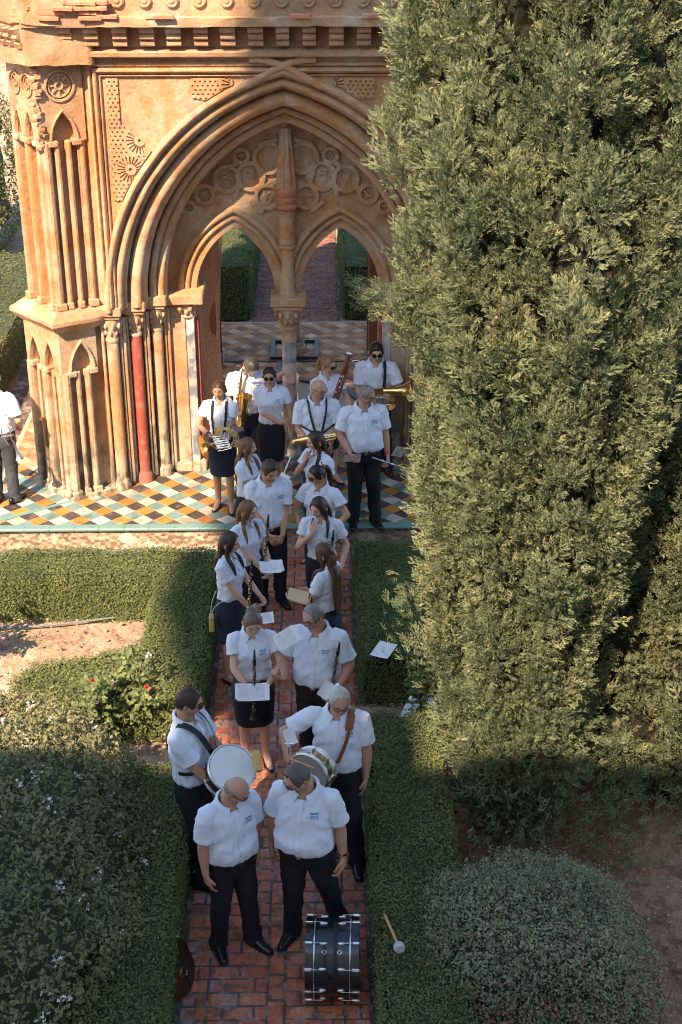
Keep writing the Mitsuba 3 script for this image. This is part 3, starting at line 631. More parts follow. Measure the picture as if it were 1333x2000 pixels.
def scatter(V, F, pos, M, size):
    v = pos[:, None] + np.einsum('nij,kj->nki', M, V) * size[:, None, None]
    f = F[None] + (np.arange(len(pos)) * len(V))[:, None, None]
    return tm(v.reshape(-1, 3), f.reshape(-1, 3))
def surf_points(m, n, r):
    tri = np.asarray(m.vertices)[np.asarray(m.faces)]; c = np.cross(tri[:, 1] - tri[:, 0], tri[:, 2] - tri[:, 0]); a = np.linalg.norm(c, axis=1)
    i = r.choice(len(tri), n, p=a / a.sum()); w = r.dirichlet((1, 1, 1), n)
    return (tri[i] * w[:, :, None]).sum(1), c[i] / (a[i][:, None] + 1e-12)
def hedge(name, poly, h, label, n, leaf=.022, group=None, amp=.05, z0=0.0, cat='hedge', mat='m_box', seed=0, width=.62):
    r = np.random.default_rng(100 + seed)
    k = thing(name, label, cat, group)
    b = prism(Polygon(poly).buffer(-.03).buffer(.03) if len(poly) > 2 else poly, z0 - .05, h)
    b = refine(b, .09); v = np.asarray(b.vertices).copy()
    d = meshkit.fbm(v * 2.2 + seed * 5, 3, seed) - .5; d2 = meshkit.fbm(v * 7 + seed, 2, seed + 3) - .5
    nrm = np.asarray(tm(v, b.faces).vertex_normals)
    wv = np.clip(v[:, 2] / h, 0, 1)[:, None]
    b = tm(v + nrm * (amp * 2 * d + .035 * d2)[:, None] * (.3 + .7 * wv), b.faces)
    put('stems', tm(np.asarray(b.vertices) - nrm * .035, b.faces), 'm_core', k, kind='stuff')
    p, nn = surf_points(b, int(n * 2.0), r)
    keep = nn[:, 2] > -.3; p, nn = p[keep], nn[keep]
    p = p + nn * r.normal(.002, .014, (len(p), 1)) + np.abs(r.normal(0, .013, (len(p), 1))) * nn
    dirs = nn * .55 + r.normal(0, .55, nn.shape) + [0, 0, .35]
    L = LEAF * [width, 1, 1]
    put('foliage', scatter(L, LEAF_F, p, frames_n(nn * .8 + r.normal(0, .45, nn.shape) + [0, -.12, .35], r), leaf * r.uniform(.7, 1.35, len(p))), mat, k, kind='stuff')
    sp = r.choice(len(p), min(260, len(p) // 60), replace=False)        # longer shoots that stand out of the clipped top
    sp = sp[nn[sp, 2] > .4]
    if len(sp):
        M = frames(np.array([0, 0, 1.0]) + r.normal(0, .3, (len(sp), 3)), r); pos = []; mm = []
        for q in range(6): pos.append(p[sp] + M[:, :, 1] * (.010 * q)); mm.append(frames(M[:, :, 1] + r.normal(0, .6, (len(sp), 3)), r))
        put('shoots', scatter(L, LEAF_F, np.vstack(pos), np.vstack(mm), np.full(6 * len(sp), leaf)), mat, k, kind='stuff')
    return k
HG = 'low clipped box hedges'
hedge('box_hedge', [(-1.95, 6.3), (-1.12, 6.3), (-1.12, 9.95), (-2.0, 9.95)], .60, 'dark clipped box hedge beside the brick path, behind the drummer in front', 30000, .023, seed=1)
hedge('box_hedge', [(-1.14, 11.25), (-1.14, 13.98), (-5.6, 13.98), (-5.6, 13.42), (-1.74, 13.42), (-1.74, 11.95), (-2.3, 11.85), (-2.75, 11.65), (-2.9, 11.35), (-2.2, 11.1)], .54, 'sunlit angled box hedge left of the path below the tiled platform', 62000, .024, seed=2, amp=.07)
hedge('box_hedge', [(.42, 11.75), (1.25, 11.75), (1.4, 14.25), (.42, 14.25)], .50, 'shaded box hedge right of the path with a sheet of paper lying on top', 27000, .024, seed=3)
hedge('box_hedge', [(.42, 6.2), (1.02, 6.2), (1.05, 10.75), (.42, 10.75)], .58, 'box hedge right of the path with a wooden mallet lying on it', 34000, .022, seed=4)
hedge('box_hedge', [(-2.6, 23.4), (-1.15, 23.4), (-1.15, 28.5), (-1.8, 28.5), (-1.8, 24.6), (-2.6, 24.6)], .95, 'dark tall hedge left of the rear path, seen through the left small arch', 20000, .03, seed=5)
hedge('box_hedge', [(.46, 23.4), (2.4, 23.4), (2.4, 25.0), (1.4, 25.0), (1.4, 28.3), (.46, 28.3)], .95, 'dark tall hedge right of the rear path, seen through the right small arch', 20000, .03, seed=6)
hedge('box_hedge', [(-9, 17.2), (-4.7, 17.2), (-4.7, 25), (-9, 25)], .75, 'sunlit hedge at the picture edge beyond the left pier', 26000, .035, seed=7, amp=.08)
hedge('box_hedge', [(1.7, 11.9), (5.5, 11.9), (5.5, 14.4), (1.6, 14.4)], .5, 'hedge half hidden behind the tall cypress', 12000, .03, seed=8)

def bush(name, label, c, R, n, leaf, mat, cat='shrub', seed=0, group=None, lump=.18, width=.55, cluster=1, up=.25):
    r = np.random.default_rng(300 + seed); k = thing(name, label, cat, group)
    b = trimesh.creation.icosphere(subdivisions=4); v = np.asarray(b.vertices)
    s = 1 + lump * 2 * (meshkit.fbm(v * 2.3 + seed, 3, seed) - .5); w = np.sign(v) * np.abs(v) ** .8
    v = w * s[:, None] * R + c; b = tm(v, b.faces)
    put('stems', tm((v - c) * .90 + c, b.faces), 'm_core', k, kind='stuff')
    p, nn = surf_points(b, int(n * 2.4) // cluster, r); ok = p[:, 2] > .01; p, nn = p[ok], nn[ok]
    p = p - nn * np.abs(r.normal(0, .045, (len(p), 1))) + nn * np.abs(r.normal(0, .045, (len(p), 1)))
    if cluster > 1:
        ax = nn * .8 + r.normal(0, .5, nn.shape) + [0, 0, up]; ax /= np.linalg.norm(ax, axis=1, keepdims=True)
        pos = np.vstack([p + ax * leaf * .55 * q for q in range(cluster)]); dirs = np.vstack([ax * .4 + r.normal(0, .7, ax.shape) for q in range(cluster)])
    else: pos, dirs = p, nn * .5 + r.normal(0, .6, nn.shape) + [0, 0, up]
    put('foliage', scatter(LEAF * [width, 1, 1], LEAF_F, pos, frames_n(np.tile(nn, (cluster, 1)) * .5 + r.normal(0, .62, pos.shape) + [0, -.1, .3], r, dirs * .5), leaf * r.uniform(.65, 1.3, len(pos))), mat, k, kind='stuff')
    return k, b, r
# abelia in the left foreground with its white flower clusters
ab, abm, abr = bush('abelia_shrub', 'large dark shrub with small white flowers in the shaded left corner', np.array([-2.75, 8.55, .42]), np.array([1.35, 2.05, .86]), 26000, .046, 'm_abelia', seed=1, lump=.22, cluster=4)
p, nn = surf_points(abm, 900, abr); p = p[(nn[:, 2] > .1) & (nn[:, 1] < .5)][:300]
fl = []
for q in range(90):
    c = p[q * 3] + [0, -.02, .065]; m = 4 + q % 6
    d = abr.normal(0, .5, (m, 3)) + [0, 0, .8]; fr_ = frames(d, abr); M = np.repeat(fr_, 4, 0)
    ang = np.tile(np.arange(4), m) * math.tau / 4; pd = np.repeat(d / np.linalg.norm(d, axis=1, keepdims=True), 4, 0)
    dirs = fr_[np.repeat(np.arange(m), 4), :, 0] * np.cos(ang)[:, None] + fr_[np.repeat(np.arange(m), 4), :, 2] * np.sin(ang)[:, None] + .5 * pd
    put('flower', scatter(LEAF * [.7, 1, 1], LEAF_F, np.repeat(c + abr.normal(0, .028, (m, 3)), 4, 0), frames(dirs, abr), np.full(4 * m, .019)), 'm_petal', ab, kind='stuff')
# rounded shrub in the right foreground, reddish leaves lower down
rk, rkm, rkr = bush('rounded_shrub', 'rounded grey green shrub with some brown leaves in the right foreground', np.array([1.55, 7.95, .26]), np.array([.85, .82, .52]), 24000, .030, 'm_rock', seed=2, lump=.20, cluster=3, up=.5)
p, nn = surf_points(rkm, 15000, rkr); q = (nn[:, 1] < .3) & ((p[:, 2] < .62 - .2 * rkr.random(len(p))) | (rkr.random(len(p)) < .10)) & (p[:, 2] > .02); p, nn = p[q], nn[q]
put('brown_leaves', scatter(LEAF * [.6, 1, 1], LEAF_F, p + nn * .045, frames_n(nn + rkr.normal(0, .5, nn.shape), rkr), .030 * rkr.uniform(.7, 1.3, len(p))), 'm_deadleaf', rk, kind='stuff', label='brown and reddish leaves low on the shrub')
# rose bushes
def rose(label, x, y, R, n, seed, flowers):
    r = np.random.default_rng(500 + seed); k = thing('rose_bush', label, 'rose bush')
    for q in range(n):
        a, rr = r.uniform(0, math.tau), R * math.sqrt(r.random()); tip = np.array([x + rr * math.cos(a), y + rr * math.sin(a), r.uniform(.35, .95)])
        base = np.array([x + .15 * rr * math.cos(a), y + .15 * rr * math.sin(a), 0]); pts = spline([base, (base + tip) / 2 + [0, 0, .12], tip], 8)
        put('stem', tube(pts, np.linspace(.008, .004, 8), 5), 'm_bark', k)
        pos, dirs, sz = [], [], []
        for s in range(2, 8):
            for w in range(4):
                d = r.normal(0, 1, 3) * [1, 1, .4]; d /= np.linalg.norm(d); o = pts[s]
                for L, g in ((.05, 0), (.10, .8), (.10, -.8), (.13, 0)):
                    e = rot((0, 0, 1), g) @ d; pos.append(o + d * (L - .04)); dirs.append(e + [0, 0, .1]); sz.append(.062)
        put('leaves', scatter(LEAF * [.75, 1, 1], LEAF_F, np.array(pos), frames(np.array(dirs) + r.normal(0, .2, (len(dirs), 3)), r), np.array(sz) * r.uniform(.8, 1.15, len(sz))), 'm_rose', k, kind='stuff')
        if q < flowers:
            m = 14; d = r.normal(0, .6, (m, 3)) + [0, 0, .7]
            put('flower', scatter(LEAF * [.9, 1, 1], LEAF_F, tip + r.normal(0, .008, (m, 3)), frames(d, r), np.full(m, .04)), 'm_redpetal' if q % 2 == 0 else 'm_petal', k, kind='stuff')
rose('rose bush with a few red and pale blooms in front of the sunlit hedge', -2.05, 11.15, .55, 15, 1, 4)
rose('leafy bush cut by the left picture edge beside the bare soil', -3.62, 12.6, .36, 12, 2, 0)
rose('thin rose stem with yellowing leaves beside the plastic bag', .98, 11.25, .14, 3, 3, 0)

def spray(r, L=.16, n=5):
    """A feathery cypress spray in the y direction: thin scale twigs branching off a flat axis."""
    tri = []
    def twig(o, d, l, w, nrm):
        s = np.cross(d, nrm); s /= np.linalg.norm(s) + 1e-9
        tri.append([o - s * w * .5, o + d * l * .45 + s * w * .3, o + d * l]); tri.append([o + s * w * .5, o + d * l, o + d * l * .45 - s * w * .3])
    ax = np.array([0, 1.0, 0]); N = np.array([0, 0, 1.0])
    twig(np.zeros(3), ax, L, .011, N)
    for k in range(n):
        t = .12 + .8 * k / n; sgn = 1 if k % 2 else -1; d = np.array([sgn * r.uniform(.5, .9), 1.0, r.normal(0, .45)]); d /= np.linalg.norm(d)
        o = ax * L * t; l = L * (.50 - .28 * t) * r.uniform(.8, 1.3); twig(o, d, l, .011, N)
        for q in range(2):
            e = d + np.array([(-sgn if q % 2 else sgn) * .5, .35, r.normal(0, .4)]); e /= np.linalg.norm(e); twig(o + d * l * (.35 + .3 * q), e, l * .55, .010, N)
    V = np.array(tri).reshape(-1, 3); return V, np.arange(len(V)).reshape(-1, 3)
def tuft(r, per=24):
    """A flame-shaped upright tuft of sprays, 0.2 m tall."""
    sp = [spray(r, r.uniform(.065, .10)) for _ in range(4)]; ms = []
    for q in range(per):
        t = (q + r.random()) / per; w = q * 2.4 + r.uniform(0, .8); rd = np.array([math.cos(w), math.sin(w), 0]); d = np.array([0, 0, .65 + .5 * t]) + rd * .75 * (1 - .6 * t) + r.normal(0, .18, 3)
        ms.append(scatter(*sp[q % 4], (np.array([0, 0, .2 * (t * .9 - .25)]) + rd * .050 * (1.05 - t) ** .7)[None], frames(d[None], r), np.array([r.uniform(.75, 1.2) * (1.1 - .35 * t)])))
    return join(ms)
for q in range(8): scene[f'tuft_{q}'] = {'type': 'shapegroup', 'tuft': mikit.ply(tuft(np.random.default_rng(60 + q)), 'm_cypress')}
def cypress(label, x, y, H, Rf, n, seed, zmin, face=None, low=.35):
    r = np.random.default_rng(700 + seed); k = thing('cypress', label, 'tree')
    put('trunk', tube([(x, y, -.1), (x + .03, y, .8), (x - .02, y + .02, H * .6), (x, y, H)], [.17, .13, .08, .01], 10), 'm_bark', k)
    nl = 8; lc = np.arange(nl) * math.tau / nl + r.normal(0, .16, nl); ld = r.normal(0, .12, nl); lr = r.uniform(.9, 1.08, nl)
    def lump(ph, z):                                          # upright lobes with dark folds between them
        b = np.zeros(np.broadcast(ph, z).shape)
        for c, d, g in zip(lc, ld, lr):
            dd = (ph - c - d * np.sin(z * .9 + 7 * c) + math.pi) % math.tau - math.pi; b = np.maximum(b, g * np.exp(-(dd / .30) ** 2))
        q = np.stack([np.cos(ph) * 3.2, np.sin(ph) * 3.2, z * 1.0], -1); t = np.stack([np.cos(ph) * 7, np.sin(ph) * 7, z * 2.4], -1)
        return .72 + .30 * b + .42 * (meshkit.fbm(q + seed * 7, 2, seed) - .5) + .20 * (meshkit.noise(t + seed, seed + 2) - .5)
    ph, zz = np.meshgrid(np.linspace(0, math.tau, 90, endpoint=False), np.linspace(zmin, H, 90), indexing='xy')
    rad = Rf(zz) * lump(ph, zz) * .74
    cv = np.stack([x + rad * np.cos(ph), y + rad * np.sin(ph), zz], -1).reshape(-1, 3)
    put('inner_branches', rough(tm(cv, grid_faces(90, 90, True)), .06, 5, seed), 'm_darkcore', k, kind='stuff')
    # flame-shaped tufts: short upright cones of sprays, all over the outside
    m = n // 22; a = r.uniform(-math.pi, math.pi, m * 4); z = zmin + (H - zmin) * r.random(m * 4)
    keep = (r.random(m * 4) < np.where(np.cos(a + 1.73) > -.25, 1, .12)) & (r.random(m * 4) < .22 + .8 * Rf(z)) & (z < 7.6); a, z = a[keep][:m], z[keep][:m]; m = len(a)
    R = Rf(z) * lump(a, z) * (1 - np.abs(r.normal(0, .035, m)))
    out = np.stack([np.cos(a), np.sin(a), 0 * a], 1); base = np.stack([x + R * np.cos(a), y + R * np.sin(a), z], 1)
    ax = out * r.uniform(.2, .75, (m, 1)) + [0, 0, 1.0] + r.normal(0, .25, (m, 3)); ax /= np.linalg.norm(ax, axis=1, keepdims=True)
    Ln = r.uniform(.12, .28, m) * (1 + .7 * (r.random(m) < .12))
    gap = meshkit.fbm(base * [2.6, 2.6, 1.5] + seed * 3, 2, seed + 5); q = (gap > .43) | (r.random(m) < .55); base, ax, Ln, out = base[q], ax[q], Ln[q], out[q]; m = len(base)
    for q in range(m):
        F = axis_frame(ax[q]) @ rotz(r.uniform(0, math.tau)) * (Ln[q] / .2); M4 = np.eye(4); M4[:3, :3] = F * [r.uniform(.85, 1.25), r.uniform(.85, 1.25), 1]; M4[:3, 3] = base[q] - out[q] * .05
        scene[f'{k}__crown__{q + 1:03d}'] = {'type': 'instance', 'to_world': T(M4), 'group': {'type': 'ref', 'id': f'tuft_{r.integers(0, 8)}'}}
    labels[k + '__crown'] = {'kind': 'stuff'}; pos = base
    cn = r.choice(len(pos), 26, replace=False)
    put('cones', join([xf(trimesh.creation.icosphere(subdivisions=1, radius=.012), None, pos[q] + .05 * (pos[q] - [x, y, pos[q][2]])) for q in cn]), 'm_cone', k, kind='stuff')
    return k
cyp = cypress('huge dense cypress column filling the right half, sunlit on its left side', 1.69, 9.95, 10.5,
        lambda z: np.interp(z, [0.0, .3, .8, 1.4, 2.4, 3.6, 5, 6.5, 7.5, 9, 10.5], [.28, .46, .56, .66, .80, .99, 1.16, 1.09, 1.0, .7, .05]), 66000, 1, .06)
cyp2 = cypress('second sunlit cypress half cut by the right picture edge behind the big one', 3.05, 10.6, 10.0,
        lambda z: np.interp(z, [0.2, .8, 2, 4, 6, 8.5, 10.0], [.80, 1.02, 1.1, 1.12, 1.1, .7, .05]), 40000, 2, .06)
# a frond that leans out of the big cypress, and low shoots at its foot
def fronds(parent, at_, n, d, seed, sz=1.0, spread=.12):
    r = np.random.default_rng(900 + seed); s = spray(r, .12); d = np.asarray(d, float)
    pos = np.asarray(at_) + r.normal(0, spread, (n, 3)) * [1, 1, 1.2]
    put('frond', scatter(*s, pos, frames(d + r.normal(0, .35, (n, 3)), r), sz * r.uniform(.7, 1.2, n)), 'm_cypress', parent, kind='stuff')
fronds(cyp, (.78, 9.6, 2.0), 90, (-.3, -.2, 1), 1, 1.0, .10)
fronds(cyp, (.72, 9.75, 2.3), 60, (-.5, -.1, 1), 2, 1.0, .08)
fronds(cyp, (.46, 9.9, 4.72), 50, (-1, 0, .45), 3, 1.0, .06)
fronds(cyp, (.38, 9.9, 4.80), 24, (-1, 0, .5), 6, .9, .05)
fronds(cyp, (1.6, 9.35, .22), 260, (0, -.6, .5), 4, 1.1, .20); fronds(cyp, (2.35, 9.55, .45), 420, (.5, -.3, .8), 5, 1.2, .27)
bush('topiary_bush', 'sunlit rounded bush right of the rear path, framed by the right small arch', np.array([1.15, 30.2, .85]), np.array([.85, 1.0, 1.0]), 9000, .05, 'm_box', seed=5, cat='bush')
for k, (x, y, z, R, lb) in enumerate(((-3.0, 30, .9, 1.6, 'dark shrubs beyond the rear hedge, seen through the left small arch'), (-8.0, 27, 1.6, 2.3, 'tall dark shrub at the picture edge beside the upper left pier'), (-6.6, 22.5, .75, 1.0, 'sunlit bush at the picture edge behind the left pier'), (3.0, 31, 1.0, 1.6, 'dark bush behind the rear hedge on the right'))):
    bush('background_bush', lb, np.array([x, y, z]), np.array([R, R, R * .9]), 6000, .07, 'm_box', seed=20 + k, cat='bush')
# litter on the soil: dry leaves, twigs, fallen needles
r = np.random.default_rng(5); n = 5200
xs = np.concatenate([r.uniform(1.0, 3.9, n // 2), r.uniform(-3.9, -1.1, n // 3), r.uniform(.4, 1.2, n - n // 2 - n // 3)]); ys = np.concatenate([r.uniform(7.2, 11, n // 2), r.uniform(10, 13.6, n // 3), r.uniform(10.7, 11.8, n - n // 2 - n // 3)])
put('leaf_litter', scatter(LEAF * [.5, 1, 1], LEAF_F, np.stack([xs, ys, np.full(n, .012)], 1), frames(np.stack([r.normal(size=n), r.normal(size=n), r.normal(0, .12, n)], 1), r), r.uniform(.012, .035, n)), 'm_pale', kind='stuff', label='pale dry leaves and bits scattered over the bare soil', category='litter')
n = 420; xs = r.uniform(-1.05, .35, n); ys = r.uniform(7.3, 15, n); e = (np.abs(xs - XC) > .5) | (r.random(n) < .3); n = e.sum()
put('path_litter', scatter(LEAF * [.5, 1, 1], LEAF_F, np.stack([xs[e], ys[e], np.full(n, .006)], 1), frames(np.stack([r.normal(size=n), r.normal(size=n), r.normal(0, .1, n)], 1), r), r.uniform(.008, .022, n)), 'm_pale', kind='stuff', label='tiny dry leaves and crumbs along the brick path edges', category='litter')
cl = [rough(trimesh.creation.icosphere(subdivisions=1, radius=a), a * .5, 9, k) for k, a in enumerate(r.uniform(.005, .022, 420))]
put('clods', join([xf(m, None, (r.uniform(1.0, 3.6) if k % 2 else r.uniform(-3.8, -1.2), r.uniform(7.2, 10.5) if k % 2 else r.uniform(11, 13.4), .005)) for k, m in enumerate(cl)]), 'm_soil', kind='stuff', label='small clods of earth on the bare soil', category='soil')
hose = thing('garden_hose', 'thin grey irrigation hose lying along the sunlit soil below the hedge', 'hose')
scene[hose] = mikit.ply(tube(spline([(-5, 13.1, .02), (-4, 13.3, .02), (-3.4, 13.22, .02), (-2.9, 13.26, .02), (-2.35, 13.38, .02), (-1.9, 13.5, .02)], 40), .012, 6), 'm_gutter', smooth=True)
# ------------------------------------------------------------------ people
def cloth_b(p, n, uv): return fbm(p.x * 24, p.y * 24, p.z * 15, 3)
P('m_shirt', (0.66, 0.70, 0.80), 0.75, two=True, bump=cloth_b, bscale=0.006, beps=4e-3, specular=0.2, sheen=0.3)
P('m_blackcloth', (0.016, 0.017, 0.022), 0.8, two=True, bump=cloth_b, bscale=0.008, beps=4e-3, specular=0.25, sheen=0.4)
P('m_navy', (0.024, 0.030, 0.055), 0.8, bump=cloth_b, bscale=0.006, beps=4e-3, specular=0.25, sheen=0.4)
P('m_greycloth', (0.055, 0.058, 0.075), 0.8, bump=cloth_b, bscale=0.008, beps=4e-3)
VC = {'type': 'mesh_attribute', 'name': 'vertex_color'}
P('m_skin', VC, 0.5, specular=0.35)
P('m_hair', VC, 0.42, specular=0.45)
P('m_shoe', (0.012, 0.011, 0.011), 0.22)
P('m_brownshoe', (0.05, 0.025, 0.018), 0.35)
P('m_lens', (0.010, 0.009, 0.011), 0.08, two=True)
P('m_clearlens', (0.25, 0.22, 0.21), 0.1, two=True)
P('m_frame', (0.02, 0.015, 0.014), 0.3)
P('m_print', (0.05, 0.22, 0.42), 0.7, two=True)
P('m_emblem', (0.62, 0.50, 0.36), 0.7, two=True)
P('m_chrome', (0.85, 0.85, 0.86), 0.12, metallic=1.0)
P('m_silver', (0.80, 0.79, 0.77), 0.2, metallic=1.0)
P('m_brass', (0.86, 0.60, 0.22), 0.17, metallic=1.0)
P('m_gold', (0.90, 0.66, 0.30), 0.15, metallic=1.0)
P('m_leather', (0.20, 0.075, 0.03), 0.5, two=True)
P('m_strap', (0.014, 0.015, 0.018), 0.55, two=True)

def ell(d): return d / np.linalg.norm(d, axis=-1, keepdims=True)
def head_pts(d, fem=0.0, wide=1.0):
    """Unit directions (x left, y back, z up) -> points of a head's surface round its centre, in metres."""
    x, f, z = d[:, 0], -d[:, 1], d[:, 2]; az, el = np.arctan2(x, f), np.arcsin(np.clip(z, -1, 1))
    p = np.stack([x * .077 * wide, f * .096, z * .114], 1)
    sm = lambda a, b, t: (lambda u: u * u * (3 - 2 * u))(np.clip((t - a) / (b - a), 0, 1))
    low = sm(-.1, -.95, z); p[:, 0] *= 1 - (.26 + .06 * fem) * low; p[:, 1] *= np.where(f < 0, 1.04 - .34 * sm(-.15, -.9, z), 1 - .04 * low)
    g = lambda t, m, s: np.exp(-((t - m) / s) ** 2)
    nz = np.interp(el, [-.42, -.33, -.22, 0.0, .14, .22], [0, .7, 1.0, .42, .18, 0]); ct = np.cos(el)
    df = .024 * (1 - .2 * fem) * nz * g(az, 0, .17) - .010 * g(np.abs(az), .40, .20) * g(el, .02, .13) + .005 * (1 - .6 * fem) * g(el, .22, .09) * g(az, 0, .6)
    df += .005 * g(az, 0, .28) * (g(el, -.50, .05) + g(el, -.62, .06)) - .004 * g(az, 0, .25) * g(el, -.565, .025) + .006 * g(az, 0, .35) * g(el, -.88, .13) - .003 * g(az, 0, .4) * g(el, -.74, .06)
    dr_ = .004 * g(np.abs(az), .72, .25) * g(el, -.16, .16)
    p[:, 1] += df; out = p / np.linalg.norm(p, axis=1, keepdims=True); p = p + out * dr_[:, None]
    return np.stack([p[:, 0], -p[:, 1], p[:, 2]], 1)
_ico = trimesh.creation.icosphere(subdivisions=4)
_dn = np.asarray(_ico.vertices).copy(); _dn = ell(_dn + [0, -.42, -.05]); HEAD_D, HEAD_F = _dn, np.asarray(_ico.faces)
_icoh = np.asarray(_ico.vertices)
def caps(*chain):
    """Spheres joined pairwise by hulls: chain of (point, radius)."""
    out = []; S = [np.asarray(trimesh.creation.icosphere(subdivisions=1).vertices) * r + np.asarray(p) for p, r in chain]
    for a, b in zip(S[:-1], S[1:]): out.append(Manifold.hull_points(np.vstack([a, b])))
    return out
def crease(v, f, seed):
    """Ridged noise: soft planes meeting in sharp little folds, about -0.4 to 0.6."""
    w = v * f + 1.6 * np.stack([meshkit.noise(v * f * .7 + 9 * q, seed + q) for q in range(3)], -1); n = meshkit.noise(w + seed * 2.3, seed)
    return (1 - np.abs(2 * n - 1)) ** 2.5 - .4
def loft(rings, n=36, sup=2.4, wr=0.0, wscale=9.0, seed=0, rows=None, close=(True, True), twist=None):
    """rings: (z, a, b, cx, cy[, tilt]) horizontal superellipses, refined along z; wr: wrinkle height."""
    R = np.array([list(q) + [0] * (6 - len(q)) for q in rings], float); rows = rows or len(R) * 3
    from scipy.interpolate import PchipInterpolator
    R = PchipInterpolator(np.arange(len(R)), R)(np.linspace(0, len(R) - 1, rows))
    t = np.arange(n) * math.tau / n - math.pi / 2; c, s = np.cos(t), np.sin(t)
    c, s = np.sign(c) * np.abs(c) ** (2 / sup), np.sign(s) * np.abs(s) ** (2 / sup)
    v = np.stack([R[:, 3:4] + R[:, 1:2] * c, R[:, 4:5] + R[:, 2:3] * s, R[:, :1] + R[:, 5:6] * s], -1).reshape(-1, 3)
    f = grid_faces(rows, n, True) if R[-1, 0] > R[0, 0] else grid_faces(rows, n, True)[:, ::-1]
    m = tm(v, f)
    if wr: v = v + np.asarray(m.vertex_normals) * (wr * 2 * (meshkit.fbm(v * [wscale, wscale, wscale * .7] + seed * 3.7, 3, seed) - .5))[:, None]
    if close[1]: v = np.vstack([v, [[R[-1, 3], R[-1, 4], R[-1, 0]]]]); q = (rows - 1) * n; i = np.arange(n); k = np.stack([q + i, q + (i + 1) % n, i * 0 + len(v) - 1], 1); f = np.vstack([f, k if R[-1, 0] > R[0, 0] else k[:, ::-1]])
    if close[0]: v = np.vstack([v, [[R[0, 3], R[0, 4], R[0, 0]]]]); i = np.arange(n); k = np.stack([(i + 1) % n, i, i * 0 + len(v) - 1], 1); f = np.vstack([f, k if R[-1, 0] > R[0, 0] else k[:, ::-1]])
    return tm(v, f)
def limb_loft(pts, rad, n=18, wr=0.0, seed=0, hollow=0.0):
    m = tube(pts, rad, n, caps=not hollow, up=(0, 1, .2)); v = np.asarray(m.vertices)
    if wr: v = v + np.asarray(m.vertex_normals) * (wr * 2 * (meshkit.fbm(v * [11, 11, 8] + seed * 2.1, 3, seed) - .5))[:, None]
    return tm(v, m.faces)
SKIN = {'tan': (.50, .28, .18), 'fair': (.60, .37, .27), 'pale': (.60, .40, .31), 'ruddy': (.50, .26, .19)}
HAIR = {'black': (.018, .013, .011), 'dark': (.035, .020, .013), 'brown': (.075, .038, .019), 'auburn': (.15, .070, .030), 'blond': (.24, .14, .065), 'grey': (.20, .185, .17), 'darkgrey': (.085, .075, .065), 'white': (.42, .40, .37), 'mouse': (.12, .095, .07)}
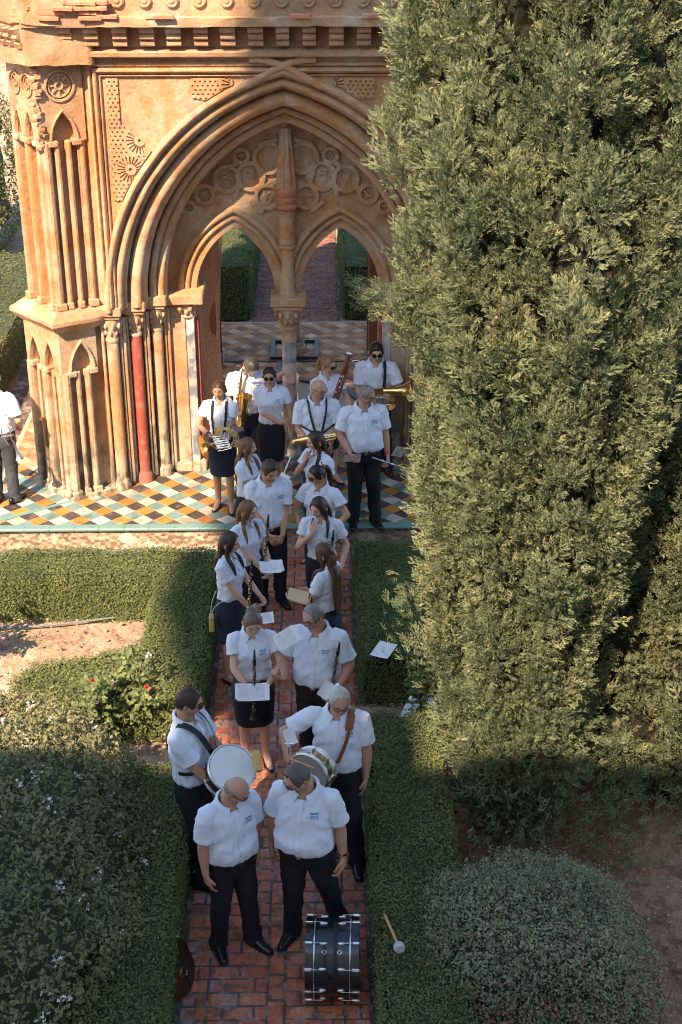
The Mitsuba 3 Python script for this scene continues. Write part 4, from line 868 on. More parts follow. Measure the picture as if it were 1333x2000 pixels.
def person(label, pos, yaw, h=1.72, fem=0, fat=0.0, z0=0.0, head=(0, 0), lean=0, L=None, R=None, feet=((.10, .03), (-.10, 0)), hair='short', hc='dark', skin='fair', glasses=None, bottom='trousers', bmat='m_blackcloth', logo=True, extra=None, seed=0, shoe='m_shoe', open_neck=.05, toes=12, beard=0):
    s = h / 1.72; M = rotz(math.radians(yaw)); O = np.array([pos[0], pos[1], z0])
    def W(m): return tm(np.asarray(m.vertices) * s @ M.T + O, m.faces)
    root = numbered('person'); labels[root] = {'label': label, 'category': 'person', 'group': 'band members in white shirts'}
    r = np.random.default_rng(2000 + seed)
    def U(v):                                                 # the upper body leans about the hips
        v = np.asarray(v, float); one = v.ndim == 1; v = np.atleast_2d(v); w = np.clip((v[:, 2] - .93) / .2, 0, 1) * math.radians(lean)
        c, q = np.cos(w), np.sin(w); y, z = v[:, 1], v[:, 2] - .93
        o = np.stack([v[:, 0], y * c - z * q, .93 + y * q + z * c], 1); return o[0] if one else o
    sw = .188 - .022 * fem + .25 * fat * .5; k = 1 - .13 * fem
    sh = {1: U([sw, .012, 1.405]), -1: U([-sw, .012, 1.405])}
    hy, hp = math.radians(head[0]), math.radians(head[1]); hr = math.radians(head[2]) if len(head) > 2 else 0
    Rh = rotz(hy) @ rot((1, 0, 0), hp) @ rot((0, 1, 0), hr); neck = U([0, .012, 1.515]); hcn = neck + Rh @ np.array([0, -.022, .098])
    wide = 1 + fat * 1.1
    # ---- arms
    def arm(side, spec):
        spec = spec or {}; w = spec.get('w', (side * .26, .02, .80)); wp = np.array([w[0], -w[1], w[2]]); S = sh[side]; l1, l2 = .285, .255
        d = wp - S; D = np.linalg.norm(d)
        if D > .995 * (l1 + l2): wp = S + d * (.995 * (l1 + l2) / D); d = wp - S; D = np.linalg.norm(d)
        if D < .16: d = d * .16 / D; wp = S + d; D = .16
        po = spec.get('pole', (side * .5, -.55, -.45)); po = np.array([po[0], -po[1], po[2]]); u = d / D; po = po - u * (po @ u); po /= np.linalg.norm(po)
        a = (l1 * l1 - l2 * l2 + D * D) / (2 * D); E = S + u * a + po * math.sqrt(max(l1 * l1 - a * a, 0))
        fd = (wp - E) / np.linalg.norm(wp - E); hd = spec.get('d'); hd = np.array([hd[0], -hd[1], hd[2]]) / np.linalg.norm(hd) if hd else fd
        hn = spec.get('n'); hn = np.array([hn[0], -hn[1], hn[2]]) if hn else np.array([-side * 1.0, 0.15, 0]); hn = hn - hd * (hn @ hd); hn /= np.linalg.norm(hn) + 1e-9
        return S, E, wp, hd, hn, spec.get('curl', .6)
    arms = {sd: arm(sd, q) for sd, q in ((1, L), (-1, R))}
    body = []
    for sd, (S, E, Wp, hd, hn, cu) in arms.items():
        q = 1 + fat * 1.2; fm = E + (Wp - E) * .28
        body += caps((S * [.75, 1, 1], .042 * k), (S * [.97, 1, 1] - [0, 0, .015], .038 * k * q), (E, .042 * k * q), (fm, .043 * k * q), (Wp, .028 * k))
    body += caps((U([0, .01, 1.36]), .085 * k), (U([0, .012, 1.44]), .068 * k * (1 + fat)), (neck, .056 * k * (1 + fat * 1.4)), (hcn + Rh @ np.array([0, .012, -.03]), .058 * k))
    body += caps((sh[1] * [.62, 1, 1] - [0, 0, .01], .045 * k), (U([0, .0, 1.40]), .07 * k), (sh[-1] * [.62, 1, 1] - [0, 0, .01], .045 * k)); body += caps((U([0, 0, 1.36]), .09 * k), (U([0, 0, 1.15]), .085), (np.array([0, 0, .93]), .085))
    legs = []
    for sd, (fx, fy) in zip((1, -1), feet):
        hip = np.array([sd * .085, 0, .90]); an = np.array([fx, -fy + .02, .085]); kn = (hip + an) / 2 + [0, -.025 - .2 * max(0, .86 - np.linalg.norm(hip - an)), .03]
        ta = math.radians(toes * sd); td = np.array([math.sin(ta), -math.cos(ta), 0]); legs.append((sd, hip, kn, an, td))
        if bottom == 'skirt':
            cf = kn + (an - kn) * .30 + [0, .012, 0]
            body += caps((hip, .085), (kn, .053), (cf, .053 * (1 + fat)), (an, .034)); body += caps((an + [0, .02, -.045], .032), (an, .034), (an + td * .09 - [0, 0, .045], .034), (an + td * .155 - [0, 0, .062], .022)); body += caps((an + [0, .02, -.045], .030), (an + td * .09 - [0, 0, .05], .030))
        else: body += caps((hip, .07), (kn, .05), (an + [0, 0, -.02], .036))
    B = Manifold.batch_boolean(body, __import__('manifold3d').OpType.Add).refine_to_length(.028)
    bm = unman(B); bm = trimesh.smoothing.filter_taubin(bm, lamb=.5, nu=.52, iterations=8)
    hands = []
    for sd, (S, E, Wp, hd, hn, cu) in arms.items():
        th = np.cross(hd, hn) * (-sd); q = k * (1 + .6 * fat); c0 = Wp + hd * .012
        kn_ = [c0 + hd * (.082 - .006 * abs(i - 1.2)) * q + th * (.030 - .020 * i) * q for i in range(4)]
        sph = np.asarray(trimesh.creation.icosphere(subdivisions=1).vertices)
        hands.append(Manifold.hull_points(np.vstack([sph * .021 * q + Wp - hd * .01, sph * .013 * q + c0 + hd * .03 + th * .028 * q, *[sph * .0125 * q + p for p in kn_]])))
        for i, p in enumerate(kn_):
            ln = (.040, .045, .041, .033)[i] * q; a = cu * (.85 + .12 * i); ch = [(p, .0105 * q)]; cur = p; ang = 0
            for j in range(3):
                ang += a * (.8 if j == 0 else 1); dd = hd * math.cos(ang) + hn * math.sin(ang); cur = cur + dd * ln * (1, .72, .58)[j]; ch.append((cur, (.0095 - .0009 * j) * q))
            hands += caps(*ch)
        t0 = c0 + hd * .022 * q + th * .024 * q; t1 = t0 + (th * .62 + hd * .7 + hn * .35) * .036 * q; t2 = t1 + (th * .15 + hd * .9 + hn * (.2 + .5 * cu)) * .034 * q
        hands += caps((t0, .0145 * q), (t1, .012 * q), (t2, .010 * q))
    hm = head_pts(HEAD_D, fem, wide)
    def ear(sd):
        e = trimesh.creation.icosphere(subdivisions=2); v = np.asarray(e.vertices); v = v * [.009, .021, .033]; v[:, 0] += .005 * (v[:, 2] / .033) ** 2 + .012 * (v[:, 1] / .02) * (v[:, 1] > 0)
        return (v @ rotz(-.35).T * [sd, 1, 1] + [sd * .074 * wide, .012, -.010]), (np.asarray(e.faces) if sd > 0 else np.asarray(e.faces)[:, ::-1])
    parts = [man(bm), man(tm(hm @ Rh.T + hcn, HEAD_F))] + hands
    for sd in (1, -1):
        ev, ef = ear(sd); parts.append(man(tm(ev @ Rh.T + hcn, ef)))
    skinm = unman(Manifold.batch_boolean(parts, __import__('manifold3d').OpType.Add)); V = np.asarray(skinm.vertices)
    # ---- skin tones
    base = np.array(SKIN[skin]); col = np.tile(base, (len(V), 1)) * (.92 + .16 * meshkit.fbm(V * 30 + seed, 2, seed))[:, None]
    q = (V - hcn) @ Rh; near = np.linalg.norm(q, axis=1) < .15; az, el = np.arctan2(q[:, 0], -q[:, 1]), np.arctan2(q[:, 2], np.hypot(q[:, 0], q[:, 1]) + 1e-9)
    d_ = ell(q + 1e-9); g = lambda m: (near & m)[:, None]
    hcol = np.array(HAIR[hc]); elz = np.arcsin(np.clip((q[:, 2] / .114), -1, 1))
    ch = np.exp(-((np.abs(az) - .6) / .25) ** 2 - ((elz + .22) / .2) ** 2) + np.exp(-(az / .2) ** 2 - ((elz + .25) / .12) ** 2); ch = np.where(near & (q[:, 1] < 0), ch, 0)
    col = col * (1 - .35 * ch[:, None]) + .35 * ch[:, None] * base * [1.12, .80, .74]
    front = q[:, 1] < -.045
    lips = front & (np.abs(q[:, 0]) < .024 - .5 * np.abs(q[:, 2] + .060)) & (np.abs(q[:, 2] + .060) < (.008 if fem else .0075)); col = np.where(g(lips), base * ([.78, .42, .40] if not fem else [.92, .50, .48]), col)
    brow = front & (np.abs(np.abs(q[:, 0]) - .031) < .020) & (np.abs(q[:, 2] - .026 + .15 * np.abs(np.abs(q[:, 0]) - .028)) < (.0055 if not fem else .004)); col = np.where(g(brow), hcol * .5 + base * .12, col)
    eye = front & (((np.abs(q[:, 0]) - .031) / .015) ** 2 + ((q[:, 2] - .006) / .0065) ** 2 < 1); iris = eye & (np.abs(np.abs(q[:, 0]) - .031) < .0065)
    col = np.where(g(eye), np.array([.45, .40, .37]), col); col = np.where(g(iris), np.array([.03, .018, .012]), col)
    if not fem or beard:
        st = np.clip((-.035 - q[:, 2]) / .02, 0, 1) * np.clip((-q[:, 1] + .02) / .03, 0, 1) * near * (.22 + .5 * beard); st = np.where(lips, 0, st); col = col * (1 - st[:, None]) + st[:, None] * (hcol * .6 + base * .25)
    scene[root] = mikit.ply(W(skinm), 'm_skin', smooth=True, color=np.clip(col, 0, 1))
    # ---- hair
    def hair_cap(line, T, seedk, gain=26.0, blend=.10, lift=None):
        d = _icoh; p0 = head_pts(d, fem, wide); az = np.abs(np.arctan2(d[:, 0], -d[:, 1])); el = np.arcsin(np.clip(d[:, 2], -1, 1)); sa = np.arctan2(d[:, 0], -d[:, 1])
        ln = np.interp(az, *zip(*line)); m = np.clip((el - ln + .05 * (meshkit.noise(d * 9, seedk) - .5)) / blend, 0, 1); m = m * m * (3 - 2 * m)
        t = T * (.75 + .25 * np.clip(el / .8, 0, 1)) + .004 * 2 * (meshkit.fbm(d * [gain, gain, 4] + seedk, 3, seedk) - .5)
        if lift: t = t + lift * np.exp(-(sa / .9) ** 2) * np.clip((el - .4) / .5, 0, 1)
        n = ell(p0 / [.077, .096, .114]); v = p0 + n * (m * (t + .006) - .006)[:, None]
        if parting: v[:, 2] -= .006 * np.exp(-(d[:, 0] / .05) ** 2) * (el > .4)
        return tm(v @ Rh.T + hcn, HEAD_F0)
    def hair_put(name, m, seedk, c=hcol, scale=60):
        v = np.asarray(m.vertices); q = (v - hcn) @ Rh; a = np.arctan2(q[:, 0], q[:, 1]); st = meshkit.fbm(np.stack([a * 9, a * 0 + seedk, q[:, 2] * 6], 1), 3, seedk)
        grey = np.clip(meshkit.fbm(v * 40 + seedk, 2, seedk) * 1.6 - .3, 0, 1)
        col = c * (.30 + 1.4 * meshkit.fbm(np.stack([a * 16, a * 0 + seedk, q[:, 2] * 5], 1), 2, seedk + 1) * (.5 + st))[:, None]
        if len(temple): tg = np.clip((.02 - q[:, 2]) / .05, 0, 1)[:, None] * np.clip(.8, 0, 1); col = col * (1 - tg) + tg * np.array(temple) * (.7 + .5 * st)[:, None]
        scene[numbered(root + '__' + name)] = mikit.ply(W(m), 'm_hair', smooth=True, color=np.clip(col, 0, 1))
    parting = hair in ('long', 'verylong', 'pony', 'bun', 'lowpony'); temple = (.30, .28, .26) if hair == 'greytemple' else ()
    HEAD_F0 = HEAD_F
    SHORT = [(0, .60), (.45, .58), (.75, .42), (.95, .05), (1.15, -.22), (1.32, -.12), (1.5, .10), (1.75, -.05), (1.95, -.38), (3.2, -.62)]
    RECED = [(0, .95), (.3, .80), (.6, .95), (.85, .55), (1.0, .10), (1.15, -.20), (1.32, -.12), (1.5, .10), (1.75, -.05), (1.95, -.38), (3.2, -.62)]
    WOMAN = [(0, .66), (.5, .56), (.8, .34), (1.0, .02), (1.2, -.15), (1.5, -.30), (1.8, -.55), (2.1, -.75), (3.2, -.85)]
    LOOSE = [(0, .72), (.4, .60), (.75, .30), (.95, -.15), (1.1, -.6), (1.3, -.9), (3.2, -1.2)]
    if hair in ('short', 'greytemple'): hair_put('hair', hair_cap(SHORT, .016, seed + 1, lift=.008), seed)
    elif hair == 'crop': hair_put('hair', hair_cap(SHORT, .008, seed + 1), seed)
    elif hair == 'receding': hair_put('hair', hair_cap(RECED, .009, seed + 1), seed)
    elif hair == 'fringe':                                   # bald on top
        d = _icoh; hm_ = hair_cap([(0, 2), (1.0, 2), (1.08, -.1), (1.3, -.1), (1.5, .10), (1.75, -.05), (1.95, -.38), (3.2, -.62)], .0015, seed + 1); v = np.asarray(hm_.vertices); el = np.arcsin(np.clip(d[:, 2], -1, 1)); cut = np.clip((.42 - el) / .25, 0, 1)
        inner = head_pts(d, fem, wide) * .95 @ Rh.T + hcn; hair_put('hair', tm(v * cut[:, None] + inner * (1 - cut)[:, None], HEAD_F0), seed)
    elif hair in ('pony', 'bun', 'lowpony'): hair_put('hair', hair_cap(WOMAN, .010, seed + 1, 30), seed)
    else: hair_put('hair', hair_cap(LOOSE, .014, seed + 1, 30), seed)
    hb = lambda p: hcn + Rh @ np.asarray(p, float)
    def mane(path, a, b, up=(1, 0, 0), nm='hair_length', n=26):
        from scipy.interpolate import PchipInterpolator
        pp = np.array(path, float); tt = np.concatenate([[0], np.cumsum(np.linalg.norm(np.diff(pp, axis=0), axis=1))]); p = PchipInterpolator(tt, pp)(np.linspace(0, tt[-1], 24)); t = np.linspace(0, 1, 24); A, Bq = np.interp(t, np.linspace(0, 1, len(a)), a), np.interp(t, np.linspace(0, 1, len(b)), b)
        tg = np.gradient(p, axis=0); tg /= np.linalg.norm(tg, axis=1, keepdims=True); X = np.asarray(up, float) - tg * (tg @ np.asarray(up, float))[:, None]; X /= np.linalg.norm(X, axis=1, keepdims=True); Y = np.cross(tg, X)
        an = np.arange(n) * math.tau / n; rr = 1 + .22 * (meshkit.noise(np.stack([np.tile(an * 3.2, 24), np.repeat(t * 2.2, n), np.full(24 * n, seed * 1.3)], 1), seed) - .5)
        v = p[:, None] + (A[:, None, None] * np.cos(an)[None, :, None] * X[:, None] + Bq[:, None, None] * np.sin(an)[None, :, None] * Y[:, None]) * rr.reshape(24, n, 1)
        v = np.vstack([v.reshape(-1, 3), p[:1], p[-1:]]); f = grid_faces(24, n, True); i = np.arange(n); j = (i + 1) % n
        f = np.vstack([f, np.stack([j, i, i * 0 + len(v) - 2], 1), np.stack([23 * n + i, 23 * n + j, i * 0 + len(v) - 1], 1)]); hair_put(nm, tm(v, f), seed + 3)
    lat = Rh @ np.array([1.0, 0, 0])
    if hair in ('long', 'verylong'):
        le = .36 if hair == 'long' else .62; back_ = U([0, .125 + .2 * fat, 1.40]); end = U([0, .135 + .2 * fat, max(1.46 - le, .95)])
        mid = (hb((0, .06, -.10)) + back_) / 2 + [0, .02, 0]
        mane([hb((0, .02, .07)), hb((0, .075, -.02)), hb((0, .070, -.12)), mid * .5 + back_ * .5, back_ * .4 + end * .6, end], [.055, .083, .088, .105, .10, .055], [.03, .045, .045, .036, .030, .012], lat)
        for sd in ((1, -1) if hair == 'long' else (1,)):
            e = U([sd * .085, -.118 - .3 * fat, 1.46 - le * .5]); mane([hb((sd * .05, -.03, .06)), hb((sd * .080, -.005, -.02)), hb((sd * .074, .0, -.13)), U([sd * .085, -.075, 1.42]), e], [.022, .024, .026, .024, .010], [.016, .024, .020, .016, .007], (0, 1, 0), 'hair_lock', 16)
    elif hair == 'pony':
        mane([hb((0, .07, .03)), hb((0, .125, .035)), hb((0, .150, -.05)), hb((0, .135, -.17)), hb((0, .125, -.27))], [.03, .03, .036, .034, .012], [.03, .03, .034, .028, .010], lat, 'ponytail')
    elif hair == 'lowpony':
        mane([hb((0, .06, -.03)), hb((0, .105, -.05)), hb((0, .125, -.11)), hb((0, .12, -.21)), hb((0, .115, -.30))], [.04, .034, .036, .034, .012], [.035, .03, .03, .026, .010], lat, 'ponytail')
    elif hair == 'bun':
        bu = trimesh.creation.icosphere(subdivisions=3, radius=1); v = np.asarray(bu.vertices); v = v * (1 + .12 * (meshkit.fbm(v * [3, 9, 3], 2, seed) - .5))[:, None] * [.040, .034, .036]; hair_put('hair_bun', tm(v @ Rh.T + hb((0, .098, .055)), bu.faces), seed + 3)
    # ---- glasses
    if glasses:
        gk = numbered(root + '__' + ('sunglasses' if glasses == 'sun' else 'glasses')); w = .0026 if glasses != 'sun' else .0034; fm = []
        for sd in (1, -1):
            ph = np.linspace(0, math.tau, 19)[:-1]; a, b = (.025, .020) if glasses == 'sun' else (.023, .016); cx, cz, fy = sd * .033, .004, -.1035
            rim = np.stack([cx + a * np.sign(np.cos(ph)) * np.abs(np.cos(ph)) ** .75, np.full(18, fy) + .30 * (np.abs(cx + a * np.cos(ph)) - .012), cz + b * np.sign(np.sin(ph)) * np.abs(np.sin(ph)) ** .8], 1)
            fm.append(tube(np.vstack([rim, rim[:2]]), w, 5, caps=False)); fm.append(tube([(sd * .058, -.088, .010), (sd * .078 * wide, -.05, .012), (sd * .081 * wide, .0, .010), (sd * .079 * wide, .022, -.006)], w, 5))
            lens = np.vstack([rim, [[cx, fy + .30 * (.033 - .012) - .003, cz]]]); lf = np.array([[i, (i + 1) % 18, 18] for i in range(18)]); lf = lf if sd * 0 + 1 > 0 else lf
            if glasses == 'sun': put('lens', W(tm(np.vstack([lens, lens + [0, .002, 0]]) @ Rh.T + hcn, np.vstack([lf, lf[:, ::-1] + 19]))), 'm_lens', gk)
            elif glasses == 'tint': put('lens', W(tm(np.vstack([lens, lens + [0, .002, 0]]) @ Rh.T + hcn, np.vstack([lf, lf[:, ::-1] + 19]))), 'm_clearlens', gk)
        fm.append(tube([(.012, -.1045, .008), (0, -.108, .011), (-.012, -.1045, .008)], w, 5))
        scene[gk] = mikit.ply(W(tm(np.asarray(join(fm).vertices) @ Rh.T + hcn, join(fm).faces)), 'm_frame', smooth=40)
    # ---- shirt
    g = fat; F_ = fem
    if not fem: rg = [(.925, .150 + .45 * g, .105 + .5 * g, 0, -.25 * g), (.960, .160 + .5 * g, .114 + .6 * g, 0, -.36 * g), (.992, .182 + .55 * g, .136 + .75 * g, 0, -.46 * g), (1.02, .181 + .55 * g, .135 + .8 * g, 0, -.55 * g), (1.08, .176 + .55 * g, .130 + .85 * g, 0, -.60 * g), (1.18, .180 + .4 * g, .128 + .5 * g, 0, -.35 * g), (1.28, .196 + .22 * g, .126 + .25 * g, 0, -.12 * g), (1.36, .200 + .1 * g, .112 + .12 * g, 0, 0), (1.415, .178, .094 + .05 * g, 0, .008, .008), (1.452, .128, .080, 0, .012, .018), (1.482, .083 + .15 * g, .073 + .12 * g, 0, .012, .030)]
    else: rg = [(.955, .122 + .5 * g, .090 + .5 * g, 0, 0), (1.0, .130 + .5 * g, .098 + .55 * g, 0, -.1 * g), (1.022, .152 + .5 * g, .119 + .6 * g, 0, -.1 * g), (1.05, .148 + .55 * g, .110 + .65 * g, 0, -.3 * g), (1.12, .142 + .5 * g, .106 + .5 * g, 0, -.2 * g), (1.2, .152 + .3 * g, .116 + .4 * g, 0, -.010), (1.275, .166 + .2 * g, .124 + .3 * g, 0, -.020), (1.35, .172 + .1 * g, .104 + .1 * g, 0, -.004), (1.41, .154, .086, 0, .008, .008), (1.45, .110, .072, 0, .012, .018), (1.478, .072 + .1 * g, .064 + .1 * g, 0, .012, .030)]
    n_ = 64; to = loft(rg, n_, 2.35, .006, 8, seed, rows=60, close=(False, False)); v = np.asarray(to.vertices).copy()
    ang = np.tile(np.arange(n_) * math.tau / n_ - math.pi / 2, 60); row = np.repeat(np.arange(60) * 43 / 59, n_)
    v[:, 2] -= np.clip((row - 36) / 7, 0, 1) * open_neck * np.exp(-((ang + math.pi / 2 + math.pi) % math.tau - math.pi) ** 2 / .16)     # the open collar
    fold = .0045 * np.sin(ang * 9 + 2 * np.sin(ang * 2 + seed) + 3 * meshkit.noise(np.stack([ang * 2, row * .1, row * 0.], 1), seed)) * np.clip((14 - row) / 9, 0, 1) * np.clip((row - 1) / 4, 0, 1); nrm = np.asarray(to.vertex_normals)
    pull = .008 * np.sin(v[:, 2] * 55 + np.abs(v[:, 0]) * 42 + 5 * meshkit.noise(v * 6, seed + 2)) * np.clip((np.abs(v[:, 0]) - .06) / .1, 0, 1) * np.exp(-((v[:, 2] - 1.22) / .12) ** 2)
    cr = .013 * crease(v * [1, 1, .75], 7.5, seed) * np.clip((row - 1) / 4, 0, 1) * np.clip((38 - row) / 5, .15, 1) + .006 * crease(v[:, [2, 0, 1]] * [.6, 1.5, 1.5], 14, seed + 4) * np.clip((row - 1) / 4, 0, 1) * np.clip((36 - row) / 6, 0, 1)
    v = v + nrm * (fold + pull + cr)[:, None]; torso = tm(U(v), to.faces)
    sl = []
    for sd, (S, E, Wp, hd, hn, cu) in arms.items():
        u = (E - S) / np.linalg.norm(E - S); ln = (.215 if not fem else .155); q = 1 + fat * 1.3
        ins = U([sd * (sw - .075), .012, 1.395 + .0]); ts = [ins, S + [-sd * .035, 0, .008], S + [-sd * .004, 0, .004] + u * .008, S + u * .05, S + u * .11, S + u * ln * .8, S + u * ln, S + u * (ln + .004), S + u * (ln - .03)]
        rr = np.array([.056, .064, .071, .073, .072, .074, .078, .071, .058]) * (1 if not fem else .84) * q
        m = tube(np.array(ts), rr, 22, caps=True, up=(0, 1, .1)); vv = np.asarray(m.vertices); vn = np.asarray(m.vertex_normals); m2 = tm(vv, m.faces)
        m2 = trimesh.Trimesh(*trimesh.remesh.subdivide(*trimesh.remesh.subdivide(vv, m.faces)), process=False); vv = np.asarray(m2.vertices); vn = np.asarray(m2.vertex_normals)
        sl.append(tm(vv + vn * (.005 * 2 * (meshkit.fbm(vv * 10 + seed + sd, 3, seed) - .5) + (.011 - .005 * fem) * crease(vv, 9, seed + sd + 5))[:, None], m2.faces))
    shirt = put('shirt', W(join([torso] + sl)), 'm_shirt', root, smooth=60)
    # collar: a stand and two folded points
    a = np.linspace(-math.pi + .30, math.pi - .30, 33); nr, nb = (.078 + .15 * g, .070 + .12 * g) if not fem else (.067 + .1 * g, .060 + .1 * g)
    sx_, sy_ = np.sin(a), np.cos(a); fr_ = np.clip((np.abs(a) - 1.6) / 1.2, 0, 1)
    zt = 1.505 + .022 * sy_ - .030 * fr_; top = np.stack([nr * sx_, .012 + nb * sy_, zt], 1)
    out = np.stack([(nr + .022 + .016 * fr_) * sx_ + .022 * np.sign(sx_) * fr_, .012 + (nb + .022 + .018 * fr_) * sy_ - .006 * fr_, zt - .036 - .030 * fr_ ** 1.5], 1)
    inn = np.stack([(nr - .004) * sx_, .012 + (nb - .004) * sy_, zt - .035], 1); mid = top * .5 + out * .5 + np.stack([.007 * sx_, .007 * sy_, .010 + 0 * a], 1)
    rowsv = np.array([inn, top, mid, out, out - np.stack([.004 * sx_, .004 * sy_, .002 + 0 * a], 1), top * .9 + inn * .1]); cm = tm(U(rowsv.reshape(-1, 3)), grid_faces(6, 33, False)); put('collar', W(cm), 'm_shirt', shirt, smooth=50)
    # placket, pocket, printed chest mark: laid on the torso surface
    grid = np.asarray(torso.vertices)[:60 * n_].reshape(60, n_, 3); gn = np.asarray(torso.vertex_normals)[:60 * n_].reshape(60, n_, 3)
    rr_ = np.arange(3, 52); pl = []
    for dx, off in ((-.016, .0), (-.016, .0045), (.016, .0045), (.016, 0)): pl.append(grid[rr_, 0] + gn[rr_, 0] * off + [dx, -.0008, 0])
    put('placket', W(tm(np.array(pl).reshape(-1, 3), grid_faces(4, len(rr_), False))), 'm_shirt', shirt)
    from scipy.interpolate import griddata
    fr = (grid[:, :, 1] < .0) & (gn[:, :, 1] < -.05); FP, FN = grid[fr], gn[fr]
    def on_chest(m, off=.003):
        q = np.asarray(m.vertices); y = griddata(FP[:, [0, 2]], FP[:, 1], q[:, [0, 1]], method='linear'); yn = griddata(FP[:, [0, 2]], FP[:, 1], q[:, [0, 1]], method='nearest'); y = np.where(np.isfinite(y), y, yn)
        return tm(np.stack([q[:, 0], y - off - q[:, 2], q[:, 1]], 1), np.asarray(m.faces)[:, ::-1] if False else m.faces)
    if logo:
        cz, cx = U([0, 0, 1.315])[2], .058 if fem else .072
        def flat(m, x, z): return xf(m, None, (x, z, 0))
        for txt, hh, z in (('Banda', .016, .012), ('Música', .013, -.008), ('────────', .004, -.02)): 
            t_ = meshkit.text_mesh(txt, hh, .001, bold=True) if txt[0] != '─' else box(0, .062, 0, .004, 0, .001)
            t_ = trimesh.Trimesh(*trimesh.remesh.subdivide(np.asarray(t_.vertices), t_.faces), process=False) if False else t_
            put('print', W(on_chest(flat(t_, cx, cz + z), .004)), 'm_print', shirt, kind='stuff')
        put('emblem', W(on_chest(flat(join([box(-.009, .009, -.012, -.007, 0, .001), box(-.006, .006, -.005, .002, 0, .001), box(-.003, .003, .004, .010, 0, .001)]), cx - .018, cz), .004)), 'm_emblem', shirt, kind='stuff')
        if not fem:
            pk_ = [on_chest(flat(refine(box(a0, a1, b0, b1, 0, .001), .02), .088, cz - .03), .0035) for a0, a1, b0, b1 in ((-.05, .05, -.006, 0), (-.05, -.046, -.105, -.006), (.046, .05, -.105, -.006), (-.046, .046, -.105, -.101))]
            put('pocket_seam', W(join(pk_)), 'm_shirt', shirt)
    # ---- below the waist
    if bottom == 'trousers':
        pel = loft([(.975, .166 + .5 * g, .120 + .6 * g, 0, -.36 * g), (.94, .170 + .52 * g, .124 + .6 * g, 0, -.30 * g), (.88, .182 + .4 * g, .130 + .4 * g, 0, -.1 * g), (.80, .178 + .2 * g, .122 + .15 * g, 0, 0), (.74, .12, .09, 0, .005)], 32, 2.5, .005, 8, seed, close=(False, True))
        ms = [pel]
        for sd, hip, kn, an, td in legs:
            tp = hip + [0, 0, -.01]; pts = [tp + [0, 0, .03], tp * .75 + kn * .25, tp * .4 + kn * .6, kn, kn * .6 + an * .4, kn * .25 + an * .75, an + td * .012 + [0, 0, .02], an + td * .02 + [0, 0, -.045]]
            q = spline(pts, 30); t = np.linspace(0, 1, 30); rad = np.interp(t, [0, .15, .45, .6, .85, 1], [.098 + .25 * g, .100 + .22 * g, .080 + .08 * g, .076, .070, .074]); m = tube(q, rad, 22, caps=True, up=(0, 1, .1)); v = np.asarray(m.vertices)
            fold = .007 * np.sin(v[:, 2] * 60 + v[:, 0] * 25 + 4 * meshkit.noise(v * 7, seed)) * (np.exp(-((v[:, 2] - .10) / .10) ** 2) + .6 * np.exp(-((v[:, 2] - kn[2]) / .10) ** 2)) + .006 * 2 * (meshkit.fbm(v * [9, 9, 5] + seed, 3, seed) - .5) + .012 * crease(v * [1, 1, .6], 8, seed + sd); nn = np.asarray(m.vertex_normals)
            ms.append(tm(v + nn * fold[:, None] - [0, 0, 0], m.faces))
        tk = put('trousers', W(join(ms)), bmat, root, smooth=60)
        bl = loft([(.945, .174 + .52 * g, .128 + .62 * g, 0, -.32 * g), (.948, .177 + .52 * g, .131 + .62 * g, 0, -.32 * g), (.976, .174 + .52 * g, .129 + .62 * g, 0, -.35 * g), (.978, .170 + .52 * g, .125 + .62 * g, 0, -.35 * g)], 32, 2.4, close=(False, False)); put('belt', W(bl), 'm_strap', root, smooth=40)
        yb = -.36 * g - (.131 + .62 * g); put('buckle', W(box(-.020, .020, yb - .008, yb - .001, .944, .979, .002)), 'm_silver', root)
    else:
        hipw = .172 + .5 * g
        sk = loft([(1.010, .138 + .52 * g, .106 + .55 * g, 0, -.1 * g), (.985, .146 + .5 * g, .114 + .55 * g, 0, -.1 * g), (.90, hipw, .134 + .5 * g, 0, .010), (.80, hipw + .008, .138 + .45 * g, 0, .008), (.66, hipw - .004, .128 + .4 * g, 0, -.004), (.50, hipw - .020, .118 + .35 * g, 0, -.012), (.495, hipw - .028, .110 + .35 * g, 0, -.012), (.56, hipw - .04, .10 + .3 * g, 0, -.01)], 40, 2.3, .008, 7, seed, rows=30, close=(False, True))
        put('skirt', W(sk), bmat, root, smooth=60)
    for sd, hip, kn, an, td in legs:
        X = np.cross(td, [0, 0, 1.0]); sph = np.asarray(trimesh.creation.icosphere(subdivisions=2).vertices); H_ = lambda l: Manifold.hull_points(np.vstack([np.maximum(sph * r0 * [1, 1, zq] + p, [-9, -9, .012]) for p, r0, zq in l]))
        o = np.array([an[0], an[1], 0])
        if bottom == 'trousers':
            sm_ = H_([(o - td * .055 + [0, 0, .045], .040, 1.1), (o + td * .0 + [0, 0, .07], .040, .8), (o + td * .10 + [0, 0, .035], .046, .8)]) + H_([(o + td * .10 + [0, 0, .034], .046, .8), (o + td * .19 + [0, 0, .024], .034, .75)]); sole = H_([(o - td * .055 + [0, 0, .010], .043, .25), (o + td * .10 + [0, 0, .010], .049, .22), (o + td * .195 + [0, 0, .010], .036, .25)])
            k_ = put('shoe', W(unman(sm_)), shoe, root, smooth=50); put('sole', W(xf(unman(sole), None, (0, 0, -.006))), 'm_strap', k_, smooth=30)
        else:
            sm_ = H_([(o - td * .0 + [0, .02, .028], .038, .8), (o + td * .085 + [0, 0, .016], .042, .45), (o + td * .165 + [0, 0, .014], .029, .6)]); put('shoe', W(unman(sm_)), shoe, root, smooth=50)
